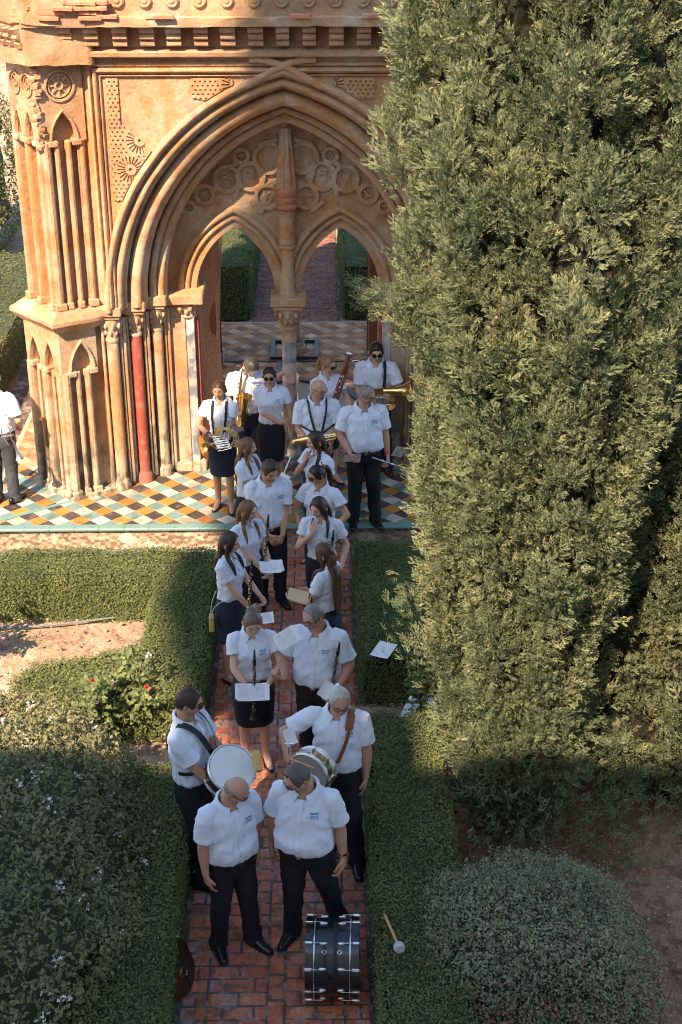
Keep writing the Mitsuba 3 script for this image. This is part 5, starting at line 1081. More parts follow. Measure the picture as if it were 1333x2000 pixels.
    info = dict(root=root, W=lambda p: (np.asarray(p, float) * [1, -1, 1] * s) @ M.T + O, Wm=W, arms=arms, M=M, s=s, hb=hb, U=U, hand=lambda sd: (arms[sd][2] + arms[sd][3] * .09) * s @ M.T + O, grid=grid, gn=gn, Rh=Rh, neck=neck, fat=fat, legs=legs, sh=sh)
    return info
def strap(P_, pts, w, mat, name, parent=None, label=None, t=.004):
    """A flat band through local points (lx, f, z), laid against the body."""
    p = spline(np.array([[a, -b, c] for a, b, c in pts], float), 40); tg = np.gradient(p, axis=0); tg /= np.linalg.norm(tg, axis=1, keepdims=True)
    nr = p - np.array([0, .01, 0]) * 1 - np.stack([0 * p[:, 0], 0 * p[:, 0], p[:, 2]], 1); nr /= np.linalg.norm(nr, axis=1, keepdims=True) + 1e-9; nr[:, 2] += np.clip((p[:, 2] - 1.36) / .1, 0, 1) * 2; nr -= tg * (nr * tg).sum(1)[:, None]; nr /= np.linalg.norm(nr, axis=1, keepdims=True)
    sd = np.cross(tg, nr); rows = [p + sd * w / 2, p + sd * w / 2 + nr * t, p - sd * w / 2 + nr * t, p - sd * w / 2]
    v = np.array(rows); f = grid_faces(4, 40, False)
    kw = {'label': label} if label else {}
    return put(name, P_['Wm'](tm(v.reshape(-1, 3), np.vstack([f, f[:, ::-1]]))), mat, parent or P_['root'], **kw)
def watch(P_, sd, face='m_silver', mat='m_strap', label=None, name='watch'):
    S, E, Wp, hd, hn, cu = P_['arms'][sd]; u = (Wp - E) / np.linalg.norm(Wp - E); c = Wp - u * .03; m = lathe([(.030, -.010), (.034, -.010), (.034, .010), (.030, .010)], 16, c, axis_frame(u), caps=False)
    k = put(name, P_['Wm'](m), mat, P_['root'], **({'label': label} if label else {})); o = np.cross(u, hn); o = o * (1 if o @ np.array([sd, -1, .5]) > 0 else -1)
    if face: put('dial', P_['Wm'](lathe([(.0, .0), (.018, 0), (.018, .008), (.0, .009)], 14, c + o * .031, axis_frame(o), caps=False)), face, k)
C = {}
D_ = np.deg2rad
B = dict(bottom='skirt', fem=1)
C['edge'] = person('grey-haired person at the left edge, seen from behind in grey trousers', (-3.82, 15.72), 168, 1.70, z0=.3, hair='short', hc='white', skin='fair', bmat='m_greycloth', R=dict(w=(-.22, .16, .98), curl=.9), L=dict(w=(.26, .05, .8)), logo=False, seed=1, fat=.03, feet=((.11, .0), (-.10, .03)))
C['horn'] = person('woman with a french horn on two straps, hair pulled back, bare legs in flat shoes', (-1.14, 15.50), -6, 1.66, z0=.3, head=(-6, 8), hair='lowpony', hc='brown', skin='tan', bmat='m_navy', R=dict(w=(-.10, .24, 1.10), d=(.8, .35, -.1), n=(0, -.3, -1), curl=.7, pole=(-.8, -.2, -.6)), L=dict(w=(.04, .28, .93), d=(-.9, .3, .0), n=(0, 0, 1), curl=.6), seed=2, feet=((.09, .05), (-.08, -.02)), **B)
C['sax_back'] = person('man bowing his head behind a sheet, one arm stretched to the column', (-.84, 16.30), 6, 1.72, z0=.3, fat=.03, head=(18, 46), lean=4, hair='greytemple', hc='darkgrey', skin='fair', bmat='m_navy', L=dict(w=(.44, -.10, 1.40), d=(.6, .3, -.6), n=(0, .9, -.3), curl=.35, pole=(.2, -.6, -.5)), R=dict(w=(-.18, .22, 1.02), curl=.9), seed=3, open_neck=.02)
C['arms'] = person('woman in dark sunglasses and a black skirt holding her own arm', (-.57, 15.88), 4, 1.68, z0=.3, head=(-6, 6), hair='lowpony', hc='black', skin='tan', glasses='sun', R=dict(w=(.12, .18, 1.05), d=(1, .05, .15), n=(0, -1, 0), curl=.5, pole=(-.8, -.2, -.9)), L=dict(w=(.27, .06, .80), curl=.4), seed=4, **B)
C['bassoon'] = person('woman with blond ponytail and sunglasses holding a bassoon', (.11, 16.22), 30, 1.68, z0=.3, head=(22, 8), hair='pony', hc='blond', skin='fair', glasses='sun', R=dict(w=(-.05, .26, 1.08), d=(.6, .5, .3), n=(.3, .2, -.8), curl=.9), L=dict(w=(.16, .30, 1.12), d=(-.5, .5, .4), n=(-.8, .2, 0), curl=.9), seed=5, **B)
C['euph'] = person('dark-haired young man in sunglasses with a large brass horn on a strap', (.72, 16.48), 0, 1.77, z0=.3, head=(4, 14), hair='short', hc='black', skin='fair', glasses='sun', bmat='m_navy', L=dict(w=(.17, .30, 1.16), d=(-.6, .5, -.1), n=(-.4, -.6, 0), curl=.8), R=dict(w=(-.12, .30, 1.02), curl=.9), seed=6, feet=((.16, -.05), (-.10, .05)), shoe='m_brownshoe')
C['sax_mid'] = person('bald man with glasses wearing a black shoulder harness, alto saxophone at his waist', (-.01, 15.36), 6, 1.72, z0=.3, fat=.03, head=(38, 10), hair='fringe', hc='grey', skin='tan', glasses='clear', bmat='m_navy', R=dict(w=(-.12, .24, 1.0), curl=.9), L=dict(w=(.13, .26, 1.02), d=(.1, .5, -.6), n=(-.8, -.3, 0), curl=.9), seed=7, open_neck=.08)
C['flute'] = person('stout man with short grey hair holding a flute low by his side, red wristband', (.53, 15.12), 8, 1.74, z0=.3, fat=.06, head=(42, 12), hair='crop', hc='grey', skin='ruddy', glasses='clear', L=dict(w=(.27, .10, .84), curl=.9, d=(.1, .3, -1)), R=dict(w=(-.20, .22, 1.0), d=(.2, .6, -.6), curl=.8), seed=8, open_neck=.07, feet=((.13, .08), (-.12, .06)))
C['flute2'] = person('woman with long auburn hair and a flute, looking right', (-.80, 14.58), 62, 1.62, head=(18, 0), hair='long', hc='auburn', skin='fair', L=dict(w=(.10, .30, 1.12), d=(.2, .5, .6), curl=.9), R=dict(w=(-.02, .30, 1.08), d=(.3, .5, .6), curl=.9), seed=9, **B)
C['mouth'] = person('woman with long dark hair covering her mouth, in front of the alto saxophone', (0.0, 14.62), -48, 1.68, head=(-22, 8), hair='long', hc='dark', skin='fair', R=dict(w=(-.06, .17, 1.36), d=(.35, .05, 1), n=(.2, -1, 0), curl=.35, pole=(-.5, .2, -.9)), L=dict(w=(.24, .1, .85)), seed=10, fat=.02, **B)
C['clasp'] = person('dark-haired man with hands clasped low and a sunlit stripe on his shirt', (-.54, 13.74), 14, 1.76, fat=.02, head=(18, 22), hair='short', hc='dark', skin='tan', L=dict(w=(.10, .22, .86), d=(-.5, .2, -.8), n=(-.3, -1, 0), curl=.6), R=dict(w=(-.04, .24, .88), d=(.6, .2, -.7), n=(.2, -1, 0), curl=.5), seed=11, feet=((.11, .03), (-.10, .0)))
C['claw'] = person('woman with dark hair in a claw clip, dark glasses and a hoop earring', (.02, 13.78), -22, 1.66, head=(-38, 14), hair='pony', hc='black', skin='tan', glasses='sun', L=dict(w=(.20, .16, 1.0), d=(-.8, .4, 0), n=(0, -1, 0), curl=.5, pole=(1, -.3, -.4)), R=dict(w=(-.16, .2, .98), d=(.8, .3, -.2), n=(0, -1, 0), curl=.5, pole=(-1, -.2, -.4)), seed=12, fat=.03, fem=1, bottom='trousers', bmat='m_navy')
C['clar13'] = person('woman with long light brown hair looking right, holding a clarinet upright', (-.74, 12.92), 42, 1.66, head=(22, 8), hair='long', hc='auburn', skin='pale', L=dict(w=(.12, .24, .96), d=(-.6, .4, -.5), n=(-.3, -.8, 0), curl=.8), R=dict(w=(.05, .28, .92), d=(.5, .3, -.8), n=(.3, -.8, 0), curl=.8), seed=13, **B)
C['hand14'] = person('woman with straight dark hair holding her fingers to her lips, clarinet under her arm', (.03, 13.02), -12, 1.66, head=(-26, 16), hair='long', hc='dark', skin='fair', R=dict(w=(-.07, .17, 1.35), d=(.25, -.05, 1), n=(.2, -1, 0), curl=.35, pole=(-.35, .3, -.9)), L=dict(w=(.23, .10, .93), d=(-.3, .6, -.6), curl=.8), seed=14, **B)
C['bag15'] = person('woman with long black hair, a small wooden handbag and a clarinet, nearest the left hedge', (-.88, 12.22), 66, 1.66, head=(10, 4), hair='long', hc='dark', skin='fair', R=dict(w=(-.04, .26, .90), d=(.5, .7, -.3), n=(.4, -.6, 0), curl=.8), L=dict(w=(.12, .28, 1.0), curl=.8), seed=15, bmat='m_navy', **B)
C['back16'] = person('woman seen from behind with very long brown hair, holding a tan folder', (.07, 12.02), -118, 1.63, head=(8, 6), hair='verylong', hc='brown', skin='fair', R=dict(w=(-.14, .26, 1.05), d=(.4, .8, 0), curl=.6), L=dict(w=(.10, .28, 1.04), d=(-.2, .9, 0), n=(0, 0, 1), curl=.4), seed=16, bmat='m_navy', **B)
C['clar17'] = person('stout woman with brown hair in a bun, clarinet and sheet music before her', (-.60, 10.80), 6, 1.66, fat=.05, head=(8, 26), hair='bun', hc='mouse', skin='fair', R=dict(w=(-.05, .32, 1.03), d=(.7, .5, -.2), n=(.2, -.6, -.4), curl=.8, pole=(-1, -.1, -.5)), L=dict(w=(.11, .30, 1.06), d=(-.7, .5, -.1), n=(-.2, -.6, -.4), curl=.8, pole=(1, -.1, -.5)), seed=17, **B)
C['clar18'] = person('grey-haired man in thick black glasses gesturing with one open hand', (-.02, 10.72), -14, 1.74, fat=.05, head=(-34, 16), hair='receding', hc='grey', skin='ruddy', glasses='tint', R=dict(w=(-.22, .28, 1.10), d=(-.3, .7, .35), n=(.2, -.4, 1), curl=.25), L=dict(w=(.22, .20, 1.0), d=(-.3, .5, -.5), n=(-.8, -.2, 0), curl=.9), seed=18)
C['drum19'] = person('man with cropped dark hair and sunglasses in profile, carrying a white-headed drum', (-1.02, 9.26), 72, 1.83, head=(14, 10), lean=-3, hair='crop', hc='dark', skin='tan', glasses='sun', beard=.5, R=dict(w=(-.10, .26, .93), d=(.3, .8, -.4), curl=.6, pole=(-.5, -.7, -.3)), L=dict(w=(.20, .24, .95), curl=.8), seed=19, logo=False, feet=((.10, .02), (-.12, .08)))
C['drum20'] = person('white-haired man with a brown leather strap and a chrome drum, hand in pocket', (.14, 9.46), -8, 1.74, fat=.025, head=(20, 22), hair='receding', hc='white', skin='ruddy', glasses='clear', R=dict(w=(-.36, .22, 1.10), d=(.3, .5, -.6), n=(.6, -.3, -.5), curl=.5, pole=(-.9, -.2, -.2)), L=dict(w=(.235, .03, .86), d=(-.1, .15, -1), curl=.3, pole=(.9, -.7, 0)), seed=20, feet=((.17, .10), (-.08, .03)))
C['bald21'] = person('bald man in glasses looking down to the right, hand in pocket, nearest on the left', (-.69, 8.46), 32, 1.64, fat=.055, head=(36, 32), lean=3, hair='fringe', hc='grey', skin='ruddy', glasses='clear', R=dict(w=(-.25, .06, .86), d=(.15, .1, -1), curl=.3, pole=(-.9, -.6, 0)), L=dict(w=(.25, .0, .80), curl=.5), seed=21, feet=((.13, .10), (-.13, .0)), toes=16)
C['stout22'] = person('stout man with short grey hair and glasses standing behind the bass drum', (-.11, 8.52), -16, 1.72, fat=.08, head=(-40, 32), lean=3, hair='receding', hc='darkgrey', skin='tan', glasses='clear', L=dict(w=(.30, .02, .82), d=(0, .2, -1), curl=.5), R=dict(w=(-.29, -.02, .82), curl=.5), seed=22, open_neck=.07, feet=((.22, -.12), (-.12, .02)))
watch(C['stout22'], 1, label='silver wrist watch'); watch(C['flute'], 1, None, 'm_redpetal', 'red wristband', 'wristband'); watch(C['clar18'], 1); watch(C['horn'], -1, None, 'm_strap', None, 'bracelet')
# ------------------------------------------------------------------ instruments, sheets and other things they hold
P('m_ebony', (0.014, 0.013, 0.014), 0.28)
P('m_bassoon', (0.16, 0.035, 0.02), 0.22, clearcoat=0.6)
P('m_gloss', (0.010, 0.011, 0.014), 0.10, clearcoat=1.0, clearcoat_gloss=0.95)
P('m_darkshell', (0.035, 0.012, 0.012), 0.15, clearcoat=0.8)
P('m_drumhead', (0.72, 0.72, 0.70), 0.55)
P('m_oldhead', (0.30, 0.25, 0.22), 0.6)
P('m_paper', (0.82, 0.82, 0.84), 0.8, two=True)
P('m_ink', (0.48, 0.50, 0.55), 0.8, two=True)
P('m_tanpaper', (0.62, 0.44, 0.28), 0.8, two=True)
P('m_shadebrass', (0.33, 0.16, 0.05), 0.6, two=True)
P('m_yellowwood', (0.62, 0.36, 0.10), 0.4)
P('m_stick', (0.56, 0.34, 0.14), 0.5)
P('m_felt', (0.50, 0.50, 0.50), 0.95)
P('m_cymbal', (0.16, 0.10, 0.07), 0.35, metallic=0.9)
P('m_plastic', (0.72, 0.73, 0.74), 0.35, two=True)
P('m_olive', (0.30, 0.33, 0.04), 0.5, two=True)
V3 = lambda *a: np.array(a, float)
def unit(v): v = np.asarray(v, float); return v / np.linalg.norm(v)
def clarinet(p0, p1, label, view=(0, -1, .6)):
    k = thing('clarinet', label, 'clarinet', 'clarinets held by the band'); p0, p1 = V3(*p0), V3(*p1); d = unit(p1 - p0); L = np.linalg.norm(p1 - p0); q = L / .665; F = axis_frame(d)
    put('mouthpiece', lathe([(.004, 0), (.009, .02 * q), (.0115, .085 * q)], 12, p0, F), 'm_ebony', k, smooth=40)
    put('body', lathe([(.0145, .085 * q), (.016, .12 * q), (.014, .15 * q), (.0135, .58 * q), (.0145, .60 * q)], 14, p0, F), 'm_ebony', k, smooth=40)
    put('bell', lathe([(.015, .58 * q), (.018, .61 * q), (.024, .64 * q), (.034, .665 * q), (.028, .663 * q), (.014, .62 * q)], 18, p0, F), 'm_ebony', k, smooth=40)
    for t, r in ((.085, .0125), (.15, .0165), (.375, .0165), (.385, .0165), (.585, .0175), (.663, .0355)): put('ring', lathe([(r - .003, t * q - .003), (r, t * q - .003), (r, t * q + .003), (r - .003, t * q + .003)], 14, p0, F, caps=False), 'm_silver', k)
    u = unit(np.asarray(view) - d * (np.asarray(view) @ d)); w = np.cross(d, u)
    for i in range(13):
        t = (.17 + .032 * i + (.02 if i > 5 else 0)) * q; a = (i % 3 - 1) * .8; o = u * math.cos(a) + w * math.sin(a)
        c = p0 + d * t + o * .0165; put('key', join([lathe([(.0095, -.002), (.0095, .002)], 9, c, axis_frame(o)), tube([c, c + d * .030 + w * .003], .0028, 5)]), 'm_silver', k)
    put('key_rod', join([tube([p0 + d * a * q + o * .019, p0 + d * b * q + o * .019], .0026, 5) for a, b, o in ((.17, .37, u), (.40, .58, u), (.2, .36, unit(u + w)), (.41, .57, unit(u - w)))]), 'm_silver', k, kind='stuff')
    return k
def flute(p0, p1, label):
    k = thing('flute', label, 'flute'); p0, p1 = V3(*p0), V3(*p1); d = unit(p1 - p0); F = axis_frame(d); L = np.linalg.norm(p1 - p0)
    put('tube', lathe([(.010, 0), (.0105, .01), (.0095, .012), (.0095, .19), (.011, .195), (.011, .21), (.0095, .215), (.0095, L)], 12, p0, F), 'm_silver', k, smooth=40)
    u = unit(V3(0, -.8, .6) - d * (V3(0, -.8, .6) @ d))
    put('lip_plate', xf(trimesh.creation.icosphere(subdivisions=2), axis_frame(u) @ np.diag([.016, .013, .005]), p0 + d * .13 + u * .009), 'm_silver', k, smooth=True)
    for i in range(11):
        t = .25 + i * (L - .30) / 11; put('key', lathe([(.0095, -.002), (.0095, .003)], 10, p0 + d * t + u * .0115, axis_frame(u)), 'm_silver', k)
def saxophone(T0, d, e, label, q=1.0):
    """T0: top of the body; d: down along the body; e: towards the bell."""
    k = thing('saxophone', label, 'saxophone'); d, e = unit(d), np.asarray(e, float); e = unit(e - d * (e @ d)); n = np.cross(d, e); w = lambda s, t: np.asarray(T0) + (d * s + e * t) * q
    put('neck', tube(spline([w(0, 0), w(-.05, 0), w(-.085, -.03), w(-.09, -.09), w(-.065, -.15)], 16), np.linspace(.0135, .008, 16) * q, 10), 'm_gold', k, smooth=40)
    put('mouthpiece', tube([w(-.07, -.14), w(-.055, -.18), w(-.045, -.21)], np.array([.011, .0115, .006]) * q, 10), 'm_ebony', k, smooth=40)
    body = np.vstack([spline([w(0, 0), w(.24, 0), w(.46, 0)], 14), spline([w(.48, .001), w(.555, .022), w(.585, .072), w(.555, .122), w(.48, .145)], 14)]); put('body', tube(body, np.concatenate([np.linspace(.013, .028, 14), np.linspace(.0285, .040, 14)]) * q, 14), 'm_gold', k, smooth=50)
    b = spline([w(.485, .144), w(.40, .150), w(.30, .156), w(.225, .166), w(.205, .17)], 12); m = tube(b, np.array([.040, .043, .046, .049, .052, .055, .058, .061, .064, .069, .077, .083]) * q, 20, caps=False); inn = tube(b[4:], np.array([.002, .044, .050, .056, .060, .066, .074, .081]) * q, 20, caps=False)
    put('bell', join([m, tm(inn.vertices, np.asarray(inn.faces)[:, ::-1])]), 'm_gold', k, smooth=50)
    for i in range(9):
        s = .06 + .046 * i; r = (.012 + .0012 * i) * q; o = unit(e * (-.1 if i % 2 else .5) + n * (1 if i % 3 else -1)); c = w(s, 0) + o * (.02 + .0018 * i) * q
        put('key', lathe([(r, -.003), (r, .003), (r * .5, .005)], 12, c, axis_frame(o)), 'm_brass', k, smooth=40)
    for i in range(3): put('key', lathe([(.024 * q, -.003), (.024 * q, .004)], 14, w(.46 - .085 * i, .15) + n * (.05 + .004 * i) * q, axis_frame(n)), 'm_brass', k)
    put('key_rod', join([tube([w(.05, 0) + o * .03 * q, w(.45, 0) + o * .042 * q], .003 * q, 5) for o in (n, unit(n + e), unit(n - e), -n)]), 'm_gold', k, kind='stuff')
    return k
def torus_pts(c, u, v, R, a0=0, a1=math.tau, n=40, ry=None): a = np.linspace(a0, a1, n); return np.asarray(c) + R * np.cos(a)[:, None] * np.asarray(u) + (ry or R) * np.sin(a)[:, None] * np.asarray(v)
def flare(c, axis, r1, L, n=28, r0=.012):
    s = np.linspace(0, 1, 14); r = r0 + (r1 - r0) * s ** 3.2; pr = [(a, b * L) for a, b in zip(r, s)]; return join([lathe(pr, n, c, axis_frame(axis), caps=False), (lambda m: tm(m.vertices, np.asarray(m.faces)[:, ::-1]))(lathe([(max(a - .002, .001), b) for a, b in pr], n, c, axis_frame(axis), caps=False)), lathe([(r1 - .003, L - .002), (r1 + .002, L - .002), (r1 + .002, L + .003), (r1 - .003, L + .003)], n, c, axis_frame(axis), caps=False)])
def sheet(c, ux, uy, w, h, label, mat='m_paper', lines=9, name='music_sheet', cat='sheet music', curl=.012, parent=None, back=0):
    """ux: along the lines, uy: up the page."""
    c = np.asarray(c, float); ux = unit(ux); uy = np.asarray(uy, float); uy = unit(uy - ux * (uy @ ux)); n = np.cross(ux, uy); k = thing(name, label, cat) if not parent else None
    def page(w_, h_, off, cx=0, cy=0, cols=8):
        a, b = np.meshgrid(np.linspace(-.5, .5, cols), np.linspace(-.5, .5, 4)); x, y = cx + a * w_, cy + b * h_
        p = c + x[..., None] * ux + y[..., None] * uy + (curl * (4 * (x / w) ** 2 - .3) + off)[..., None] * n; return p.reshape(-1, 3), grid_faces(4, cols, False)
    v, f = page(w, h, 0); m = tm(np.vstack([v, v - n * .0012]), np.vstack([f, f[:, ::-1] + len(v)]))
    if back: v2, f2 = page(w, h, -.006, .02, -.012); m = join([m, tm(v2, f2)])
    scene[k or numbered(f'{parent}__{name}')] = mikit.ply(m, mat)
    if lines and k:
        ms = []; r = np.random.default_rng(len(scene))
        for i in range(lines):
            y = .42 * h - .84 * h * (i + .5) / lines
            for j in range(3): ms.append(tm(*page(w * .84, .0012, .0012, 0, y + (j - 1) * .0045)))
            for j in range(9): ms.append(tm(*page(w * .02, .009, .0014, w * r.uniform(-.38, .38), y + r.normal(0, .003), 2)))
        put('staves', join(ms), 'm_ink', k, kind='stuff')
    return k

# french horn
hc_ = V3(-1.08, 15.21, 1.36); u, v_ = unit((1, -.15, -.05)), unit((.05, .25, 1)); n_ = np.cross(u, v_)
fh = thing('french_horn', 'brass french horn with its wide bell held at the waist by the left-hand woman', 'french horn')
put('main_coil', join([tube(torus_pts(hc_, u, v_, .125, -2.4, 2.6, ry=.115), .0095, 10), tube(torus_pts(hc_ + n_ * .02, u, v_, .105, -1.2, 3.4, ry=.098), .008, 9)]), 'm_brass', fh, smooth=50)
bc = hc_ + V3(-.12, -.02, -.06); ba = unit((-.86, -.45, -.12)); put('bell', flare(bc + ba * -.02, ba, .150, .17, r0=.016), 'm_brass', fh, smooth=50)
put('bell_branch', tube(spline([hc_ + v_ * .11, hc_ + u * -.12 + v_ * .07, bc - ba * .03, bc + ba * .03], 16), np.linspace(.010, .019, 16), 10), 'm_brass', fh, smooth=50)
for i in range(3): put('valve', lathe([(.02, -.04), (.02, .03), (.016, .034), (.016, .04)], 14, hc_ + u * (-.045 + .045 * i) + v_ * .035 - n_ * 0 + V3(0, -.03, 0), axis_frame(v_)), 'm_silver', fh, smooth=40)
for i in range(6):
    o = hc_ + u * (-.05 + .012 * i) + v_ * (.02 - .024 * i) + V3(0, -.035 - .004 * (i % 2), 0); a = unit(u + .25 * v_); put('slide', tube(spline([o - a * .06, o + a * .05, o + a * .075 - v_ * .009, o + a * .05 - v_ * .018, o - a * .06 - v_ * .018], 18), .0056, 7), 'm_silver', fh, smooth=50)
put('lead_pipe', tube(spline([hc_ + u * .06 + v_ * .10, hc_ + u * .14 + v_ * .06, hc_ + u * .16 - v_ * .03, hc_ + u * .10 - v_ * .10], 16), .006, 8), 'm_brass', fh, smooth=50)
sheet(hc_ + V3(.19, -.07, -.03), (1, -.1, .1), (.25, -.3, .9), .16, .09, 'blank cream card clipped to the french horn', 'm_tanpaper', 0, 'music_card', 'card', .002)
# saxophones
saxophone((-.915, 16.09, 1.80), (-.12, -.10, -1), (.5, -1, 0), 'gold tenor saxophone hanging in front of the man bowing his head', 1.02)
sheet((-.80, 16.0, 1.86), (1, .05, .12), (0, -.75, .55), .17, .10, 'pinkish sheet hiding the face of the man bowing his head', 'm_paper', 0, curl=.01)
saxophone((.25, 15.12, 1.42), (-1, -.04, -.16), (-.1, -.9, .55), 'gold alto saxophone held sideways by the bald man in the harness', .92)
# bassoon
bs = thing('bassoon', 'long red brown bassoon with a white ring at its top', 'bassoon'); a0, a1 = V3(.05, 15.82, 1.16), V3(.385, 16.0, 2.10); d = unit(a1 - a0); F = axis_frame(d); L = np.linalg.norm(a1 - a0); sx = unit(np.cross(d, (0, -1, .2)))
put('long_joint', lathe([(.030, 0), (.030, .42), (.022, .44), (.021, L - .30), (.026, L - .28), (.030, L - .15), (.026, L - .02), (.028, L)], 16, a0, F), 'm_bassoon', bs, smooth=40)
put('wing_joint', lathe([(.026, .02), (.024, .42), (.019, .48), (.015, .80), (.012, .86)], 14, a0 + sx * .042, F), 'm_bassoon', bs, smooth=40)
put('ring', lathe([(.018, L - .008), (.034, L - .008), (.036, L), (.034, L + .010), (.019, L + .010)], 18, a0, F, caps=False), 'm_paper', bs)
for t in (.43, L - .29): put('ring', lathe([(.026, t - .008), (.0315, t - .008), (.0315, t + .008), (.026, t + .008)], 16, a0, F, caps=False), 'm_silver', bs)
put('bocal', tube(spline([a0 + sx * .042 + d * .85, a0 + sx * .06 + d * .93, a0 + sx * .13 + d * .97 + V3(0, -.02, 0), a0 + sx * .20 + d * .90 + V3(0, -.04, 0)], 16), np.linspace(.006, .003, 16), 7), 'm_silver', bs, smooth=50)
for i in range(10): put('key', lathe([(.011, -.002), (.011, .004)], 9, a0 + d * (.1 + .07 * i) + V3(0, -.032, .012) + sx * (.02 * (i % 2)), axis_frame((0, -1, .3))), 'm_silver', bs)
# large brass horn of the young man
eu = thing('euphonium', 'large brass euphonium resting against the young man in sunglasses', 'euphonium'); ec = V3(.86, 16.17, 1.42)
put('bell', flare(V3(.80, 16.17, 1.545), unit((1, -.12, .05)), .15, .34, r0=.045), 'm_brass', eu, smooth=50)
put('body', tube(spline([(.82, 16.17, 1.545), (.70, 16.18, 1.53), (.60, 16.2, 1.47), (.62, 16.2, 1.38), (.75, 16.2, 1.34), (.95, 16.19, 1.34)], 26), np.linspace(.048, .028, 26), 14), 'm_brass', eu, smooth=50)
for R_ in (.095, .075, .055): put('tubing', tube(torus_pts(ec + V3(.0, -.03 - .3 * (.095 - R_), -.02), (1, 0, 0), unit((0, .2, 1)), R_, .4, 5.9, 30, R_ * .9), .010, 9), 'm_brass', eu, smooth=50)
for i in range(3): put('valve', lathe([(.017, -.07), (.017, .06), (.012, .065), (.005, .066), (.005, .09), (.012, .092), (.012, .098)], 12, ec + V3(-.13 + .04 * i, -.06, .02), axis_frame((0, -.2, 1))), 'm_silver', eu, smooth=40)
sheet((.70, 16.09, 1.57), (1, 0, .04), (0, -.6, .8), .20, .10, 'brown plate standing in for the shadowed brass body of the euphonium', 'm_shadebrass', 0, 'music_card', 'card', .004)  # added plate; shadow on the brass is put into its brown colour
sheet((.97, 15.62, .98), (1, .2, -.35), (.3, -.35, .9), .13, .17, 'sheet of music hanging half behind the cypress edge', 'm_paper', 7)
# flutes
flute((.62, 14.90, 1.235), (.90, 14.93, 1.12), 'silver flute hanging from the stout man\'s hand above the tiles')
flute((-.30, 14.30, 1.52), (-.50, 14.25, 1.02), 'silver flute raised by the woman with auburn hair')
sheet((.39, 14.88, 1.24), (1, .1, -.06), (.05, -.5, .85), .19, .15, 'sheet of music held low by the stout man with the flute', 'm_paper', 7)
sheet((-.40, 14.22, 1.25), (.45, .5, .75), (-.8, .2, .4), .20, .11, 'folded white sheet beside the raised flute', 'm_paper', 0)
# clarinets
clarinet((-.50, 12.70, 1.62), (-.56, 12.66, .98), 'clarinet held upright against the woman with light brown hair')
clarinet((.155, 12.86, 1.36), (.10, 12.96, .74), 'clarinet under the arm of the woman touching her lips')
clarinet((-.64, 11.98, 1.50), (-.69, 11.94, .88), 'clarinet in front of the woman with the wooden handbag')
clarinet((-.565, 10.52, 1.40), (-.585, 10.40, .76), 'clarinet pointing straight down before the stout woman with a bun')
clarinet((.175, 10.50, 1.48), (.085, 10.52, .88), 'clarinet slanting in the hand of the gesturing grey-haired man')
clarinet((-.07, 11.74, 1.22), (-.10, 11.70, .66), 'clarinet hanging under the tan folder')
sheet((-.50, 12.60, 1.08), (1, .15, -.1), (-.1, .9, .4), .20, .13, 'white music sheet on top of the clarinet held at the back left', 'm_paper', 7, back=1)
sheet((-.43, 12.66, 1.06), (1, .3, -.2), (-.2, .9, .4), .14, .15, 'second white sheet sticking out behind the first at the back left', 'm_paper', 0)
sheet((-.53, 11.96, .86), (1, .1, .05), (-.1, .9, .4), .17, .13, 'small printed sheet held low by the woman with the handbag', 'm_paper', 6)
sheet((-.20, 11.80, 1.20), (1, -.1, -.25), (.1, .9, .25), .20, .16, 'tan folder held flat by the woman seen from behind', 'm_tanpaper', 0, 'folder', 'folder', .003)
sheet((-.29, 10.50, 1.53), (.9, .2, .5), (-.45, .5, .75), .20, .14, 'curved music sheets beside the gesturing grey-haired man\'s hand', 'm_paper', 8, back=1)
sheet((.06, 10.36, 1.08), (.8, -.2, -.5), (.3, .5, .8), .12, .15, 'white sheet below the grey-haired man\'s clarinet', 'm_paper', 0)
sheet((-.60, 10.40, 1.05), (1, .05, -.02), (0, .8, .55), .28, .15, 'music sheet clipped in front of the stout woman with a bun', 'm_paper', 9, back=1)
sheet((-.63, 10.44, 1.01), (1, .05, -.02), (-.05, .8, .5), .29, .19, 'black clip board under the stout woman\'s music', 'm_black', 0, 'clip_board', 'board', .002)
sheet((.63, 11.86, .545), (.88, -.45, .03), (.45, .9, .1), .19, .25, 'blank white sheet lying on the shaded hedge right of the path', 'm_paper', 0, curl=.006)
